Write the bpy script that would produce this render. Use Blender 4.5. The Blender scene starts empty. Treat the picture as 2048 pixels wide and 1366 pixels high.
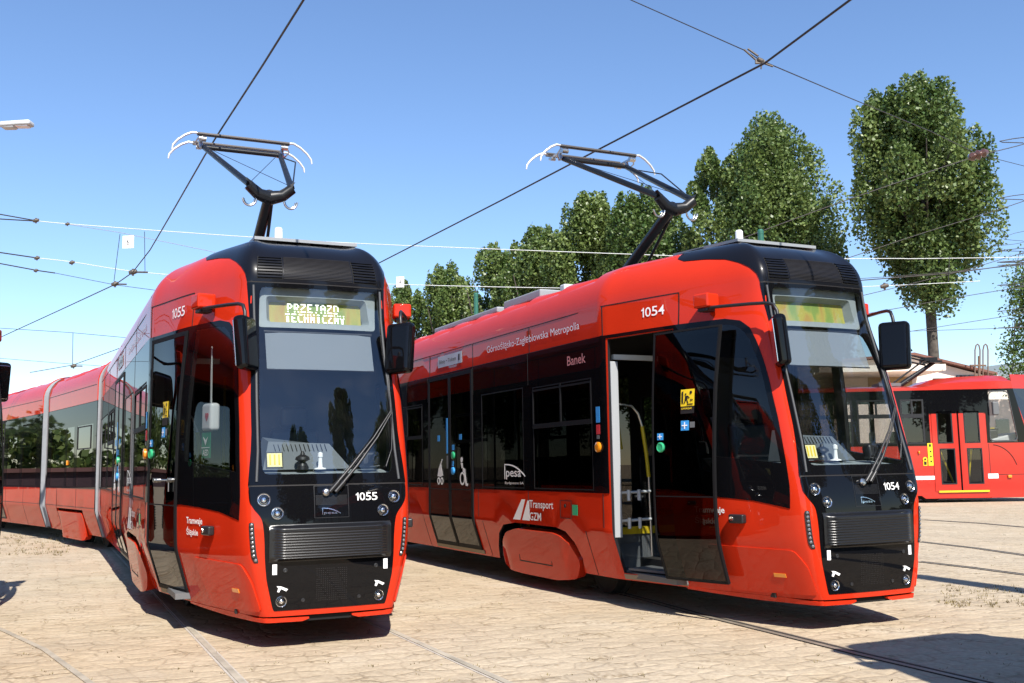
import bpy, bmesh, math, random
import numpy as np
from math import *
from mathutils import Vector, Matrix
from mathutils.geometry import delaunay_2d_cdt

random.seed(7)
rng = np.random.default_rng(11)
scene = bpy.context.scene
COL = scene.collection

# ------------------------------------------------------------------ camera
F_PX = 2044.5            # focal length in pixels of the 2048 px wide photograph
PITCH, ROLL, CAM_H = 0.12117, -0.01684, 1.35
cp, sp_ = cos(PITCH), sin(PITCH)
FW = np.array([0, cp, sp_]); UP0 = np.array([0, -sp_, cp]); RT0 = np.array([1., 0, 0])
RT = cos(ROLL) * RT0 + sin(ROLL) * UP0
UPV = -sin(ROLL) * RT0 + cos(ROLL) * UP0
CAM = np.array([0, 0, CAM_H])
cam_d = bpy.data.cameras.new("camera"); cam = bpy.data.objects.new("camera", cam_d); COL.objects.link(cam)
cam_d.sensor_width = 36.0; cam_d.lens = 36.0 * F_PX / 2048.0
cam_d.clip_start = 0.1; cam_d.clip_end = 3000
cam.matrix_world = Matrix(((RT[0], UPV[0], -FW[0], 0), (RT[1], UPV[1], -FW[1], 0), (RT[2], UPV[2], -FW[2], CAM_H), (0, 0, 0, 1)))
scene.camera = cam

# ------------------------------------------------------------------ light
SUN_EL = radians(47); SUN_AZ = (0.33, -0.944)        # horizontal direction towards the sun
world = bpy.data.worlds.new("World"); scene.world = world; world.use_nodes = True
wn = world.node_tree; bg = wn.nodes["Background"]
sky = wn.nodes.new("ShaderNodeTexSky"); sky.sky_type = 'NISHITA'; sky.sun_disc = False
sky.sun_elevation = SUN_EL; sky.sun_rotation = atan2(SUN_AZ[0], SUN_AZ[1])
sky.altitude = 200; sky.air_density = 1.0; sky.dust_density = 0.05; sky.ozone_density = 3.6
hsv = wn.nodes.new("ShaderNodeHueSaturation"); hsv.inputs["Saturation"].default_value = 1.06; hsv.inputs["Value"].default_value = 1.0; hsv.inputs["Hue"].default_value = .504
wn.links.new(sky.outputs[0], hsv.inputs["Color"]); wn.links.new(hsv.outputs[0], bg.inputs[0]); bg.inputs[1].default_value = 0.12
sun_d = bpy.data.lights.new("sun", 'SUN'); sun_d.energy = 5.0; sun_d.angle = radians(0.5); sun_d.color = (1.0, 0.95, 0.87)
sun = bpy.data.objects.new("sun", sun_d); COL.objects.link(sun)
sdir = Vector((-SUN_AZ[0] * cos(SUN_EL), -SUN_AZ[1] * cos(SUN_EL), -sin(SUN_EL)))
sun.rotation_euler = sdir.to_track_quat('-Z', 'Y').to_euler(); sun.location = (20, -30, 40)
scene.view_settings.view_transform = 'Standard'; scene.view_settings.look = 'None'
scene.view_settings.exposure = 0.75; scene.view_settings.gamma = 1.0
try:
    scene.cycles.max_bounces = 10; scene.cycles.transparent_max_bounces = 24
    scene.cycles.glossy_bounces = 5; scene.cycles.caustics_reflective = False; scene.cycles.caustics_refractive = False
except Exception:
    pass

def ray(px, py): return FW + RT * (px - 1024) / F_PX - UPV * (py - 683) / F_PX
def at(px, py, D):                       # point at world distance y = D seen at this pixel
    d = ray(px, py); return CAM + d * (D / d[1])
def onz(px, py, z=0.0):                  # point at height z seen at this pixel
    d = ray(px, py); return CAM + d * ((z - CAM_H) / d[2])

# ------------------------------------------------------------------ materials
MATS = {}
def nodes_of(name):
    m = bpy.data.materials.new(name); m.use_nodes = True; MATS[name] = m
    nt = m.node_tree; return m, nt, nt.nodes["Principled BSDF"]
def pbr(name, col, rough=.5, metal=0., coat=0., coat_r=.03, spec=.5, emit=None, var=0., vscale=8., bump=0., bscale=60.):
    m, nt, b = nodes_of(name)
    b.inputs["Base Color"].default_value = (*col, 1); b.inputs["Roughness"].default_value = rough
    b.inputs["Metallic"].default_value = metal; b.inputs["Coat Weight"].default_value = coat
    b.inputs["Coat Roughness"].default_value = coat_r; b.inputs["Specular IOR Level"].default_value = spec
    if emit: b.inputs["Emission Color"].default_value = (*emit[0], 1); b.inputs["Emission Strength"].default_value = emit[1]
    if var or bump:
        tc = nt.nodes.new("ShaderNodeTexCoord")
    if var:
        n = nt.nodes.new("ShaderNodeTexNoise"); n.inputs["Scale"].default_value = vscale; n.inputs["Detail"].default_value = 6
        nt.links.new(tc.outputs["Object"], n.inputs["Vector"])
        mr = nt.nodes.new("ShaderNodeMapRange"); mr.inputs["From Min"].default_value = .3; mr.inputs["From Max"].default_value = .7
        mr.inputs["To Min"].default_value = 1 - var; mr.inputs["To Max"].default_value = 1 + var
        nt.links.new(n.outputs["Fac"], mr.inputs["Value"])
        mx = nt.nodes.new("ShaderNodeMix"); mx.data_type = 'RGBA'; mx.blend_type = 'MULTIPLY'; mx.inputs["Factor"].default_value = 1
        mx.inputs["A"].default_value = (*col, 1); nt.links.new(mr.outputs[0], mx.inputs["B"])
        nt.links.new(mx.outputs["Result"], b.inputs["Base Color"])
    if bump:
        n2 = nt.nodes.new("ShaderNodeTexNoise"); n2.inputs["Scale"].default_value = bscale; n2.inputs["Detail"].default_value = 3
        nt.links.new(tc.outputs["Object"], n2.inputs["Vector"])
        bp = nt.nodes.new("ShaderNodeBump"); bp.inputs["Strength"].default_value = bump; bp.inputs["Distance"].default_value = .02
        nt.links.new(n2.outputs["Fac"], bp.inputs["Height"]); nt.links.new(bp.outputs[0], b.inputs["Normal"])
        if coat: nt.links.new(bp.outputs[0], b.inputs["Coat Normal"])
    return m
def glass(name, tint, f0=.05, rough=.0, dirt=.0):
    m = bpy.data.materials.new(name); m.use_nodes = True; MATS[name] = m
    nt = m.node_tree; nt.nodes.remove(nt.nodes["Principled BSDF"]); out = nt.nodes["Material Output"]
    geo = nt.nodes.new("ShaderNodeNewGeometry")
    dt = nt.nodes.new("ShaderNodeVectorMath"); dt.operation = 'DOT_PRODUCT'
    nt.links.new(geo.outputs["Normal"], dt.inputs[0]); nt.links.new(geo.outputs["Incoming"], dt.inputs[1])
    ab = nt.nodes.new("ShaderNodeMath"); ab.operation = 'ABSOLUTE'; nt.links.new(dt.outputs["Value"], ab.inputs[0])
    om = nt.nodes.new("ShaderNodeMath"); om.operation = 'SUBTRACT'; om.inputs[0].default_value = 1; nt.links.new(ab.outputs[0], om.inputs[1])
    pw = nt.nodes.new("ShaderNodeMath"); pw.operation = 'POWER'; pw.inputs[1].default_value = 5; nt.links.new(om.outputs[0], pw.inputs[0])
    fr = nt.nodes.new("ShaderNodeMapRange"); fr.inputs["To Min"].default_value = f0; fr.inputs["To Max"].default_value = 1
    nt.links.new(pw.outputs[0], fr.inputs["Value"])
    tr = nt.nodes.new("ShaderNodeBsdfTransparent"); tr.inputs["Color"].default_value = (*tint, 1)
    gl = nt.nodes.new("ShaderNodeBsdfGlossy"); gl.inputs["Roughness"].default_value = rough
    mx = nt.nodes.new("ShaderNodeMixShader")
    nt.links.new(fr.outputs[0], mx.inputs[0]); nt.links.new(tr.outputs[0], mx.inputs[1]); nt.links.new(gl.outputs[0], mx.inputs[2])
    last = mx
    if dirt:
        df = nt.nodes.new("ShaderNodeBsdfDiffuse"); df.inputs["Color"].default_value = (.55, .52, .46, 1)
        m2 = nt.nodes.new("ShaderNodeMixShader"); tc = nt.nodes.new("ShaderNodeTexCoord")
        n = nt.nodes.new("ShaderNodeTexNoise"); n.inputs["Scale"].default_value = 5; n.inputs["Detail"].default_value = 8
        nt.links.new(tc.outputs["Object"], n.inputs["Vector"])
        mr = nt.nodes.new("ShaderNodeMapRange"); mr.inputs["From Min"].default_value = .45; mr.inputs["From Max"].default_value = .8
        mr.inputs["To Max"].default_value = dirt; nt.links.new(n.outputs["Fac"], mr.inputs["Value"])
        nt.links.new(mr.outputs[0], m2.inputs[0]); nt.links.new(mx.outputs[0], m2.inputs[1]); nt.links.new(df.outputs[0], m2.inputs[2]); last = m2
    nt.links.new(last.outputs[0], out.inputs["Surface"])
    return m

RED = pbr("red_gloss_paint", (.53, .028, .008), .4, coat=.62, coat_r=.015, spec=.0, var=.03, vscale=3)
ORANGE = RED
BLACK = pbr("black_gloss_panel", (.004, .004, .005), .3, coat=.5, coat_r=.02, spec=.0)
BSAT = pbr("black_satin_plastic", (.014, .014, .016), .42, var=.1)
HOOD = pbr("roof_hood_black", (.006, .006, .008), .3, coat=.4, coat_r=.05, spec=.1)
GRILL = pbr("ribbed_grille_black", (.008, .008, .009), .3, spec=.55)
LAMPG = pbr("lamp_cluster_grey", (.30, .30, .31), .25, metal=.7)
DARK = pbr("dark_void", (.004, .004, .004), .9)
FRAMEM = pbr("door_frame_black", (.008, .008, .009), .65, spec=.15)
SILLM = pbr("beige_sill_strip", (.24, .20, .145), .7)
RUBBER = pbr("rubber_grey", (.055, .058, .062), .6)
SEAM = pbr("panel_gap_dark", (.006, .004, .004), .7)
UNDER = pbr("underframe_dark", (.018, .016, .015), .8, var=.3, vscale=6)
STEEL = pbr("brushed_steel", (.55, .55, .55), .28, metal=1)
CHROME = pbr("chrome_reflector", (.88, .89, .91), .16, metal=1)
LENS = glass("clear_lens", (.95, .96, .97), .06)
WHITE = pbr("white_lettering", (.86, .86, .85), .5)
WREFL = pbr("white_reflector", (.82, .82, .84), .3, coat=.5)
PINKL = pbr("pink_lettering", (.55, .20, .19), .5)
LGREY = pbr("light_grey_plastic", (.50, .52, .53), .55, var=.05)
DASHM = pbr("dashboard_grey", (.27, .30, .31), .6, var=.06, vscale=15)
CONS = pbr("console_blue_grey", (.095, .11, .125), .6)
MGREY = pbr("mid_grey_plastic", (.12, .125, .13), .6)
IGREY = pbr("interior_grey", (.06, .06, .062), .7)
JAMB = pbr("door_jamb_grey", (.32, .335, .35), .5)
YELLOW = pbr("safety_yellow", (.78, .56, .02), .45)
HANDY = pbr("handrail_yellow", (.50, .38, .01), .4)
AMBER = pbr("amber_marker", (.75, .25, .01), .3, coat=1)
BLUE = pbr("blue_sticker", (.04, .30, .72), .5)
GREEN = pbr("green_button", (.03, .36, .16), .35)
AEDG = pbr("green_sign", (.0, .20, .08), .5)
REDS = pbr("red_sticker", (.55, .03, .04), .5)
CREAM = pbr("cream_paper", (.80, .72, .35), .7)
ALU = pbr("aluminium_profile", (.27, .285, .30), .5)
BELL = pbr("bellows_grey", (.22, .23, .245), .75, var=.08)
PANTO = pbr("pantograph_black_tube", (.008, .009, .011), .38, spec=.35)
CARBON = pbr("contact_strip_carbon", (.10, .09, .085), .5, metal=.4)
HORN = pbr("horn_white_metal", (.75, .76, .77), .35, metal=.4)
COPPER = pbr("braided_copper", (.55, .38, .30), .4, metal=.8)
LEDW = pbr("led_letters", (.9, .9, .85), .5, emit=((1, .97, .9), 1.6))
BOARD = None
WGLASS = glass("windscreen_glass", (.80, .84, .84), .11, dirt=.012)
SGLASS = glass("side_tinted_glass", (.06, .065, .065), .045)
CGLASS = glass("cab_side_glass", (.58, .61, .60), .055)
DGLASS = glass("door_dark_glass", (.06, .055, .05), .045)
OGLASS = glass("old_tram_glass", (.75, .77, .76), .07)
BLIND, nt, b = nodes_of("grey_sun_blind")
b.inputs["Base Color"].default_value = (.26, .29, .33, 1); b.inputs["Roughness"].default_value = .8; b.inputs["Alpha"].default_value = .72

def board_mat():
    m, nt, b = nodes_of("led_board_painted_sheen")  # rainbow reflection on the board, painted in as colour bands
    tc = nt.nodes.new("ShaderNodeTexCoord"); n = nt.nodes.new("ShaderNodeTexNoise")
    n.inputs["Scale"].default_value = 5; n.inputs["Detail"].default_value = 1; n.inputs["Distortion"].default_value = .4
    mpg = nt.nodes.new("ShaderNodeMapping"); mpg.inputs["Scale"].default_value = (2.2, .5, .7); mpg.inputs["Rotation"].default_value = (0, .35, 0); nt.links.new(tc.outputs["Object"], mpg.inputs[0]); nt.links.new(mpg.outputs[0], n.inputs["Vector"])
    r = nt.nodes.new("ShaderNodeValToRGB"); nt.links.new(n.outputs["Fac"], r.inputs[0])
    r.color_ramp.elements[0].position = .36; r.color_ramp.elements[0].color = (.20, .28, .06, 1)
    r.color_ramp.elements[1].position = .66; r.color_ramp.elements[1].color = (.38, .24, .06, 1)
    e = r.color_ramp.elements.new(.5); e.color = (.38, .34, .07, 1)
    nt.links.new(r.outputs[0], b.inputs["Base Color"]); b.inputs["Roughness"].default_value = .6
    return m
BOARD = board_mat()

# ------------------------------------------------------------------ mesh collector
class MB:
    def __init__(s): s.v = []; s.f = []; s.m = []; s.n = []
    def add(s, verts, faces, mi=0, vn=None, fn=None):
        o = len(s.v); s.v.extend([tuple(map(float, p)) for p in verts])
        for i, f in enumerate(faces):
            s.f.append(tuple(o + k for k in f)); s.m.append(mi)
            if fn is not None: s.n.append(fn[i])
            elif vn is not None: s.n.append([vn[k] for k in f])
            else: s.n.append(None)
    def xf(s, M, start=0):
        pass
def facenormal(ps):
    n = np.zeros(3)
    for i in range(len(ps)):
        a = np.array(ps[i]); b_ = np.array(ps[(i + 1) % len(ps)])
        n += np.cross(a, b_)
    l = np.linalg.norm(n); return n / l if l > 1e-12 else np.array([0, 0, 1.])
def tag(o, label=None, cat=None, group=None, kind=None):
    if label: o["label"] = label
    if cat: o["category"] = cat
    if group: o["group"] = group
    if kind: o["kind"] = kind
    return o
def O(name, mb, mats, parent=None, label=None, cat=None, group=None, kind=None, M=None):
    me = bpy.data.meshes.new(name)
    V = mb.v
    if M is not None: V = [tuple(M @ Vector(p)) for p in V]
    me.from_pydata(V, [], mb.f)
    if not isinstance(mats, (list, tuple)): mats = [mats]
    for m in mats: me.materials.append(m)
    me.polygons.foreach_set("material_index", mb.m)
    if any(n is not None for n in mb.n):
        ln = []
        R3 = M.to_3x3() if M is not None else None
        for f, n in zip(mb.f, mb.n):
            if n is None:
                fnn = facenormal([V[k] for k in f]); ln.extend([tuple(fnn)] * len(f))
            else:
                for q in n:
                    q = Vector(q); q = R3 @ q if R3 else q
                    ln.append(tuple(q))
        me.polygons.foreach_set("use_smooth", [True] * len(me.polygons))
        try: me.normals_split_custom_set(ln)
        except Exception as ex: print("normals", name, ex)
    me.update()
    o = bpy.data.objects.new(name, me); COL.objects.link(o)
    if parent: o.parent = parent
    return tag(o, label, cat, group, kind)
def E(name, loc=(0, 0, 0), rz=0, label=None, cat=None, group=None):
    o = bpy.data.objects.new(name, None); COL.objects.link(o); o.location = loc; o.rotation_euler = (0, 0, rz)
    o.empty_display_size = .3
    return tag(o, label, cat, group)
def box(mb, c, s, R=None, bev=0., mi=0, taper=None):
    bm = bmesh.new(); bmesh.ops.create_cube(bm, size=1)
    for v in bm.verts:
        v.co = Vector((v.co.x * s[0], v.co.y * s[1], v.co.z * s[2]))
        if taper and v.co.z > 0: v.co.x *= taper[0]; v.co.y *= taper[1]
    if bev: bmesh.ops.bevel(bm, geom=list(bm.edges), offset=bev, segments=3, affect='EDGES', profile=.5)
    bm.verts.index_update(); bm.normal_update()
    M = (R.to_4x4() if R is not None else Matrix.Identity(4)); M = Matrix.Translation(Vector(c)) @ M
    vs = [M @ v.co for v in bm.verts]
    if bev:
        R3 = M.to_3x3(); vn = []
        # weight normals to the large faces so that flats stay flat and edges roll
        for v in bm.verts:
            n = Vector((0, 0, 0))
            for f in v.link_faces: n += f.normal * f.calc_area()
            vn.append(tuple((R3 @ n).normalized()))
        mb.add(vs, [[v.index for v in f.verts] for f in bm.faces], mi, vn=vn)
    else: mb.add(vs, [[v.index for v in f.verts] for f in bm.faces], mi)
    bm.free()
def frames(pts):
    pts = [np.array(p, float) for p in pts]; T = []
    for i in range(len(pts)):
        a = pts[max(i - 1, 0)]; b_ = pts[min(i + 1, len(pts) - 1)]; t = b_ - a; T.append(t / max(np.linalg.norm(t), 1e-9))
    u = np.cross(T[0], [0, 0, 1.]); 
    if np.linalg.norm(u) < .05: u = np.cross(T[0], [1., 0, 0])
    u /= np.linalg.norm(u); U = [u]
    for i in range(1, len(pts)):
        u = U[-1] - T[i] * np.dot(U[-1], T[i]); l = np.linalg.norm(u); U.append(u / l if l > 1e-9 else U[-1])
    return pts, T, U
def tube(mb, pts, r, n=8, mi=0, caps=True, flat=1.0):
    pts, T, U = frames(pts); rs = r if isinstance(r, (list, tuple)) else [r] * len(pts)
    vs, vn = [], []
    for p, t, u, rr in zip(pts, T, U, rs):
        w = np.cross(t, u)
        for k in range(n):
            a = 2 * pi * k / n; d = u * cos(a) + w * sin(a) * flat; vs.append(p + d * rr); vn.append(tuple(u * cos(a) + w * sin(a)))
    fs = []
    for i in range(len(pts) - 1):
        for k in range(n): fs.append((i * n + k, i * n + (k + 1) % n, (i + 1) * n + (k + 1) % n, (i + 1) * n + k))
    mb.add(vs, fs, mi, vn=vn)
    if caps:
        mb.add(vs[:n], [tuple(range(n))[::-1]], mi); mb.add(vs[-n:], [tuple(range(n))], mi)
def lathe(mb, c, axis, prof, n=16, mi=0):
    ax = np.array(axis, float); ax /= np.linalg.norm(ax); u = np.cross(ax, [0, 0, 1.])
    if np.linalg.norm(u) < .05: u = np.array([1., 0, 0])
    u /= np.linalg.norm(u); w = np.cross(ax, u); c = np.array(c, float)
    for i in range(len(prof) - 1):
        (r0, h0), (r1, h1) = prof[i], prof[i + 1]; dr, dh = r1 - r0, h1 - h0; l = hypot(dr, dh) or 1
        vs, vn = [], []
        for (r, h) in ((r0, h0), (r1, h1)):
            for k in range(n):
                a = 2 * pi * k / n; d = u * cos(a) + w * sin(a); vs.append(c + d * r + ax * h); vn.append(tuple(d * dh / l - ax * dr / l))
        mb.add(vs, [(k, (k + 1) % n, n + (k + 1) % n, n + k) for k in range(n)], mi, vn=vn)
def prism(mb, poly, vec, mi=0):
    n = len(poly); a = [np.array(p, float) for p in poly]; b_ = [p + np.array(vec, float) for p in a]
    fn = facenormal(a)
    if np.dot(fn, vec) > 0: a, b_ = b_, a
    mb.add(a + b_, [tuple(range(n)), tuple(range(2 * n - 1, n - 1, -1))] + [(i, n + i, n + (i + 1) % n, (i + 1) % n) for i in range(n)], mi)

# ------------------------------------------------------------------ polygon patches on surfaces
def subdiv(loop, su, sv):
    out = []
    for i in range(len(loop)):
        a, b_ = loop[i], loop[(i + 1) % len(loop)]
        k = max(1, int(ceil(max(abs(b_[0] - a[0]) / su, abs(b_[1] - a[1]) / sv) - 1e-6)))
        for j in range(k): out.append((a[0] + (b_[0] - a[0]) * j / k, a[1] + (b_[1] - a[1]) * j / k))
    return out
def pip(P, loop):
    x, y = P[:, 0], P[:, 1]; ins = np.zeros(len(P), bool); n = len(loop)
    for i in range(n):
        x1, y1 = loop[i]; x2, y2 = loop[(i + 1) % n]
        if y1 == y2: continue
        c = ((y1 > y) != (y2 > y)) & (x < (x2 - x1) * (y - y1) / (y2 - y1) + x1); ins ^= c
    return ins
def rounded(loop, r, k=3):
    out = []; n = len(loop)
    for i in range(n):
        p = np.array(loop[i], float); a = np.array(loop[i - 1], float) - p; b_ = np.array(loop[(i + 1) % n], float) - p
        la, lb = np.linalg.norm(a), np.linalg.norm(b_); rr = min(r, la * .45, lb * .45)
        p0 = p + a / la * rr; p1 = p + b_ / lb * rr
        for j in range(k + 1):
            t = j / k; q = (1 - t) ** 2 * p0 + 2 * t * (1 - t) * p + t * t * p1; out.append(tuple(q))
    return out
def rect(u0, v0, u1, v1): return [(u0, v0), (u1, v0), (u1, v1), (u0, v1)]
class Surf:
    def __init__(s, F): s.F = F
    def base(s, u, v):
        e = 1e-4; P = np.array(s.F(u, v))
        du = (np.array(s.F(u + e, v)) - np.array(s.F(u - e, v))); dv = (np.array(s.F(u, v + e)) - np.array(s.F(u, v - e)))
        n = np.cross(du, dv); l = np.linalg.norm(n); return P, (n / l if l > 1e-14 else np.array([0, 0, 1.]))
    def pt(s, u, v, off=0.):
        P, n = s.base(u, v); return P + n * off
    def pn(s, u, v, off=0.):
        if callable(off):
            P, n = s.base(u, v); Q = P + n * off(u, v); e = 1.5e-3
            du = s.pt(u + e, v, off(u + e, v)) - s.pt(u - e, v, off(u - e, v)); dv = s.pt(u, v + e, off(u, v + e)) - s.pt(u, v - e, off(u, v - e))
            m = np.cross(du, dv); l = np.linalg.norm(m); return Q, (m / l if l > 1e-14 else n)
        P, n = s.base(u, v); return P + n * off, n
def patch(mb, S_, poly, holes=(), off=0., thick=0., us=None, vs=None, su=.1, sv=.1, mi=0, rim=None, inner=None):
    loops = [subdiv(poly, su, sv)] + [subdiv(h, su, sv) for h in holes]
    pts, edges = [], []
    for L in loops:
        o = len(pts); pts += L; edges += [(o + i, o + (i + 1) % len(L)) for i in range(len(L))]
    bp = np.array(pts)
    u0, v0 = bp[:, 0].min(), bp[:, 1].min(); u1, v1 = bp[:, 0].max(), bp[:, 1].max()
    if us is None: us = np.arange(u0 + su, u1, su)
    if vs is None: vs = np.arange(v0 + sv, v1, sv)
    us = [u for u in us if u0 < u < u1]; vs = [v for v in vs if v0 < v < v1]
    if len(us) and len(vs):
        G = np.array([(u, v) for u in us for v in vs])
        keep = pip(G, loops[0])
        for h in loops[1:]: keep &= ~pip(G, h)
        G = G[keep]
        sc_ = np.array([su, sv])
        if len(G):
            d2 = np.full(len(G), 1e9)
            for q in bp: d2 = np.minimum(d2, (((G - q) / sc_) ** 2).sum(1))
            G = G[d2 > .12]; pts = pts + [tuple(g) for g in G]
    V2, _, T, *_ = delaunay_2d_cdt([Vector(p) for p in pts], edges, [], 0, 1e-7)
    V2 = np.array([tuple(p) for p in V2]); T = [tuple(t) for t in T]
    cen = np.array([V2[list(t)].mean(0) for t in T]); ok = pip(cen, loops[0])
    for h in loops[1:]: ok &= ~pip(cen, h)
    faces = []
    for t, k in zip(T, ok):
        if not k: continue
        a, b_, c = V2[t[0]], V2[t[1]], V2[t[2]]
        ar = (b_[0] - a[0]) * (c[1] - a[1]) - (b_[1] - a[1]) * (c[0] - a[0])
        if abs(ar) < 1e-10: continue
        faces.append(t if ar > 0 else t[::-1])
    PN = [S_.pn(u, v, off) for u, v in V2]
    mb.add([p for p, n in PN], faces, mi, vn=[tuple(n) for p, n in PN])
    if inner is not None:
        mb.add([p - n * thick for p, n in PN], [f[::-1] for f in faces], inner, vn=[tuple(-n) for p, n in PN])
    if thick:
        for li, L in enumerate(loops):
            ar = sum(L[i][0] * L[(i + 1) % len(L)][1] - L[(i + 1) % len(L)][0] * L[i][1] for i in range(len(L)))
            Q = [S_.pn(u, v, off) for u, v in L]; n = len(L)
            A = [q[0] for q in Q]; B = [q[0] - q[1] * thick for q in Q]
            fs = []
            for i in range(n):
                j = (i + 1) % n; f = (i, n + i, n + j, j)
                if (ar > 0) != (li == 0): f = f[::-1]
                fs.append(f)
            mb.add(A + B, fs, mi if rim is None else rim)
_txt = {}
def text_mesh(s, bold=0., spacing=1.0):
    key = (s, bold, spacing)
    if key in _txt: return _txt[key]
    cu = bpy.data.curves.new("lettering", 'FONT'); cu.body = s; cu.size = 1; cu.offset = bold; cu.resolution_u = 3; cu.space_character = spacing
    o = bpy.data.objects.new("lettering", cu); COL.objects.link(o)
    bpy.context.view_layer.update(); dg = bpy.context.evaluated_depsgraph_get(); ev = o.evaluated_get(dg); me = ev.to_mesh()
    V = np.array([v.co[:2] for v in me.vertices]); Fc = [tuple(p.vertices) for p in me.polygons]
    ev.to_mesh_clear(); bpy.data.objects.remove(o); bpy.data.curves.remove(cu)
    mn, mx = V.min(0), V.max(0); V = (V - mn) / (mx - mn)
    _txt[key] = (V, Fc, (mx - mn)); return _txt[key]
def put_number(mb, s, fmap, mi=0):
    """four figure fleet number: equal cells, the 1 drawn with a flag"""
    n = len(s); wd = [.62 if c == '1' else 1. for c in s]; gap = .14; tot = sum(wd) + gap * (n - 1); x = 0.
    for c, w in zip(s, wd):
        a0, a1 = x / tot, (x + w) / tot; x += w + gap
        sub = lambda a, b_, a0=a0, a1=a1: fmap(a0 + (a1 - a0) * a, b_)
        if c == '1':
            q = [(.56, 0), (.88, 0), (.88, 1), (.64, 1), (.52, .88), (.14, .80), (.14, .67), (.56, .71)]; Q = [sub(*p) for p in q]; ps = [p[0] for p in Q]
            f = [(0, 1, 2, 3, 4), (4, 5, 6, 7), (4, 7, 0)]
            for t in f: mb.add([ps[k] for k in (t if np.dot(facenormal([ps[k] for k in t]), Q[0][1]) > 0 else t[::-1])], [tuple(range(len(t)))], mi)
        else: put_text(mb, c, sub, mi, .004)
def put_text(mb, s, fmap, mi=0, bold=0., spacing=1.0):
    """fmap(a, b) -> (point, normal) for a, b in 0..1 across the text box"""
    V, Fc, _ = text_mesh(s, bold, spacing); Q = [fmap(a, b_) for a, b_ in V]
    ps = [q[0] for q in Q]; 
    fs = []
    for f in Fc:
        fn = facenormal([ps[k] for k in f]); fs.append(f if np.dot(fn, Q[f[0]][1]) > 0 else f[::-1])
    mb.add(ps, fs, mi)

# ------------------------------------------------------------------ the tram body surface
def herm(x, xs, ys):
    n = len(xs)
    if x <= xs[0]: return ys[0] + (x - xs[0]) * (ys[1] - ys[0]) / (xs[1] - xs[0])
    if x >= xs[-1]: return ys[-1]
    i = 0
    while x > xs[i + 1]: i += 1
    def m(j):
        if j == 0: return (ys[1] - ys[0]) / (xs[1] - xs[0])
        if j == n - 1: return 0.0
        a = (ys[j] - ys[j - 1]) / (xs[j] - xs[j - 1]); b_ = (ys[j + 1] - ys[j]) / (xs[j + 1] - xs[j])
        return 0.0 if a * b_ <= 0 else 2 * a * b_ / (a + b_)
    h = xs[i + 1] - xs[i]; s = (x - xs[i]) / h
    return ((1 + 2 * s) * (1 - s) ** 2 * ys[i] + s * (1 - s) ** 2 * h * m(i) + s * s * (3 - 2 * s) * ys[i + 1] + s * s * (s - 1) * h * m(i + 1))
XC = ([.2, .5, .75, .9, 1.1, 1.5, 1.9, 2.2, 2.6, 2.9, 3.6], [.52, .595, .645, .658, .667, .676, .67, .65, .622, .605, .60])
YF = ([.2, .6, .95, 1.1, 1.3, 2.0, 2.885, 2.95, 3.6], [-.01, -.03, -.03, -.015, .025, .2, .435, .435, .435])
HS = 1.175; KF = .11
def sstep(a, b_, x):
    x = min(max((x - a) / (b_ - a), 0), 1); return x * x * (3 - 2 * x)
def ramp(d, w):
    if d < -w: return 0.
    if d > w: return d
    return (d + w) ** 2 / (4 * w)
def half(t, v):
    z = min(v, 2.9); xc = herm(z, *XC); yf = herm(z, *YF); inset = .11 * ramp(.7 - z, .04) / .35
    yc = yf + KF * xc * xc * (.7225 + .255); xe = HS - inset
    x = xc * t; y = yf + KF * xc * xc * (t * t if t < .85 else .7225 + 1.7 * (t - .85))
    v1x, v1y = xe - xc, 2.2 - yc
    a = ramp(t - 1, .11); x += (v1x - xc) * a; y += (v1y - 1.7 * KF * xc * xc) * a
    b_ = ramp(t - 2, .05); x += -v1x * b_; y += (1 - v1y) * b_
    if 1 < t < 2: x += .04 * sin(pi * (t - 1)) ** 2
    if v > 2.9:
        f = (v - 2.9) / .7 * pi / 2; q = 1 - cos(f); z = 2.9 + .45 * sin(f)
        bx = .12 * min(t, 1) + .33 * sstep(.5, 1.9, t) if t < 1.9 else .45
        x -= bx * q; y += .75 * (1 - sstep(.5, 2.0, t)) * q
    return x, y, z
def SF(t, v):
    if t < 0:
        x, y, z = half(-t, v); return (-x, y, z)
    return half(t, v)
BODY = Surf(SF)
def t_of(y, v):
    if y >= 2.35: return 2 + (y - 2.2)
    lo, hi = .85, 2.25
    for _ in range(26):
        m = (lo + hi) / 2
        if half(m, v)[1] < y: lo = m
        else: hi = m
    return (lo + hi) / 2
def SIDEF(sg):
    # u runs so that u x v points outwards: left side u = -y, right side u = y
    return Surf(lambda u, v: SF(sg * t_of(abs(u), v), v))
SIDE = {-1: SIDEF(-1), 1: SIDEF(1)}
def side_t(loop, sg, su=.07, sv=.06):
    L = subdiv(loop, su, sv); L = [(sg * t_of(y, v), v) for y, v in L]
    return L
def fx(loop): return [(x / herm(min(v, 2.9), *XC), v) for x, v in loop]
# front domain: u = x
FRONT = Surf(lambda x, v: SF(x / herm(min(v, 2.9), *XC), v))
def sides(y0, v0, y1, v1): return [(y0, v0), (y1, v0), (y1, v1), (y0, v1)]

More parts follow.
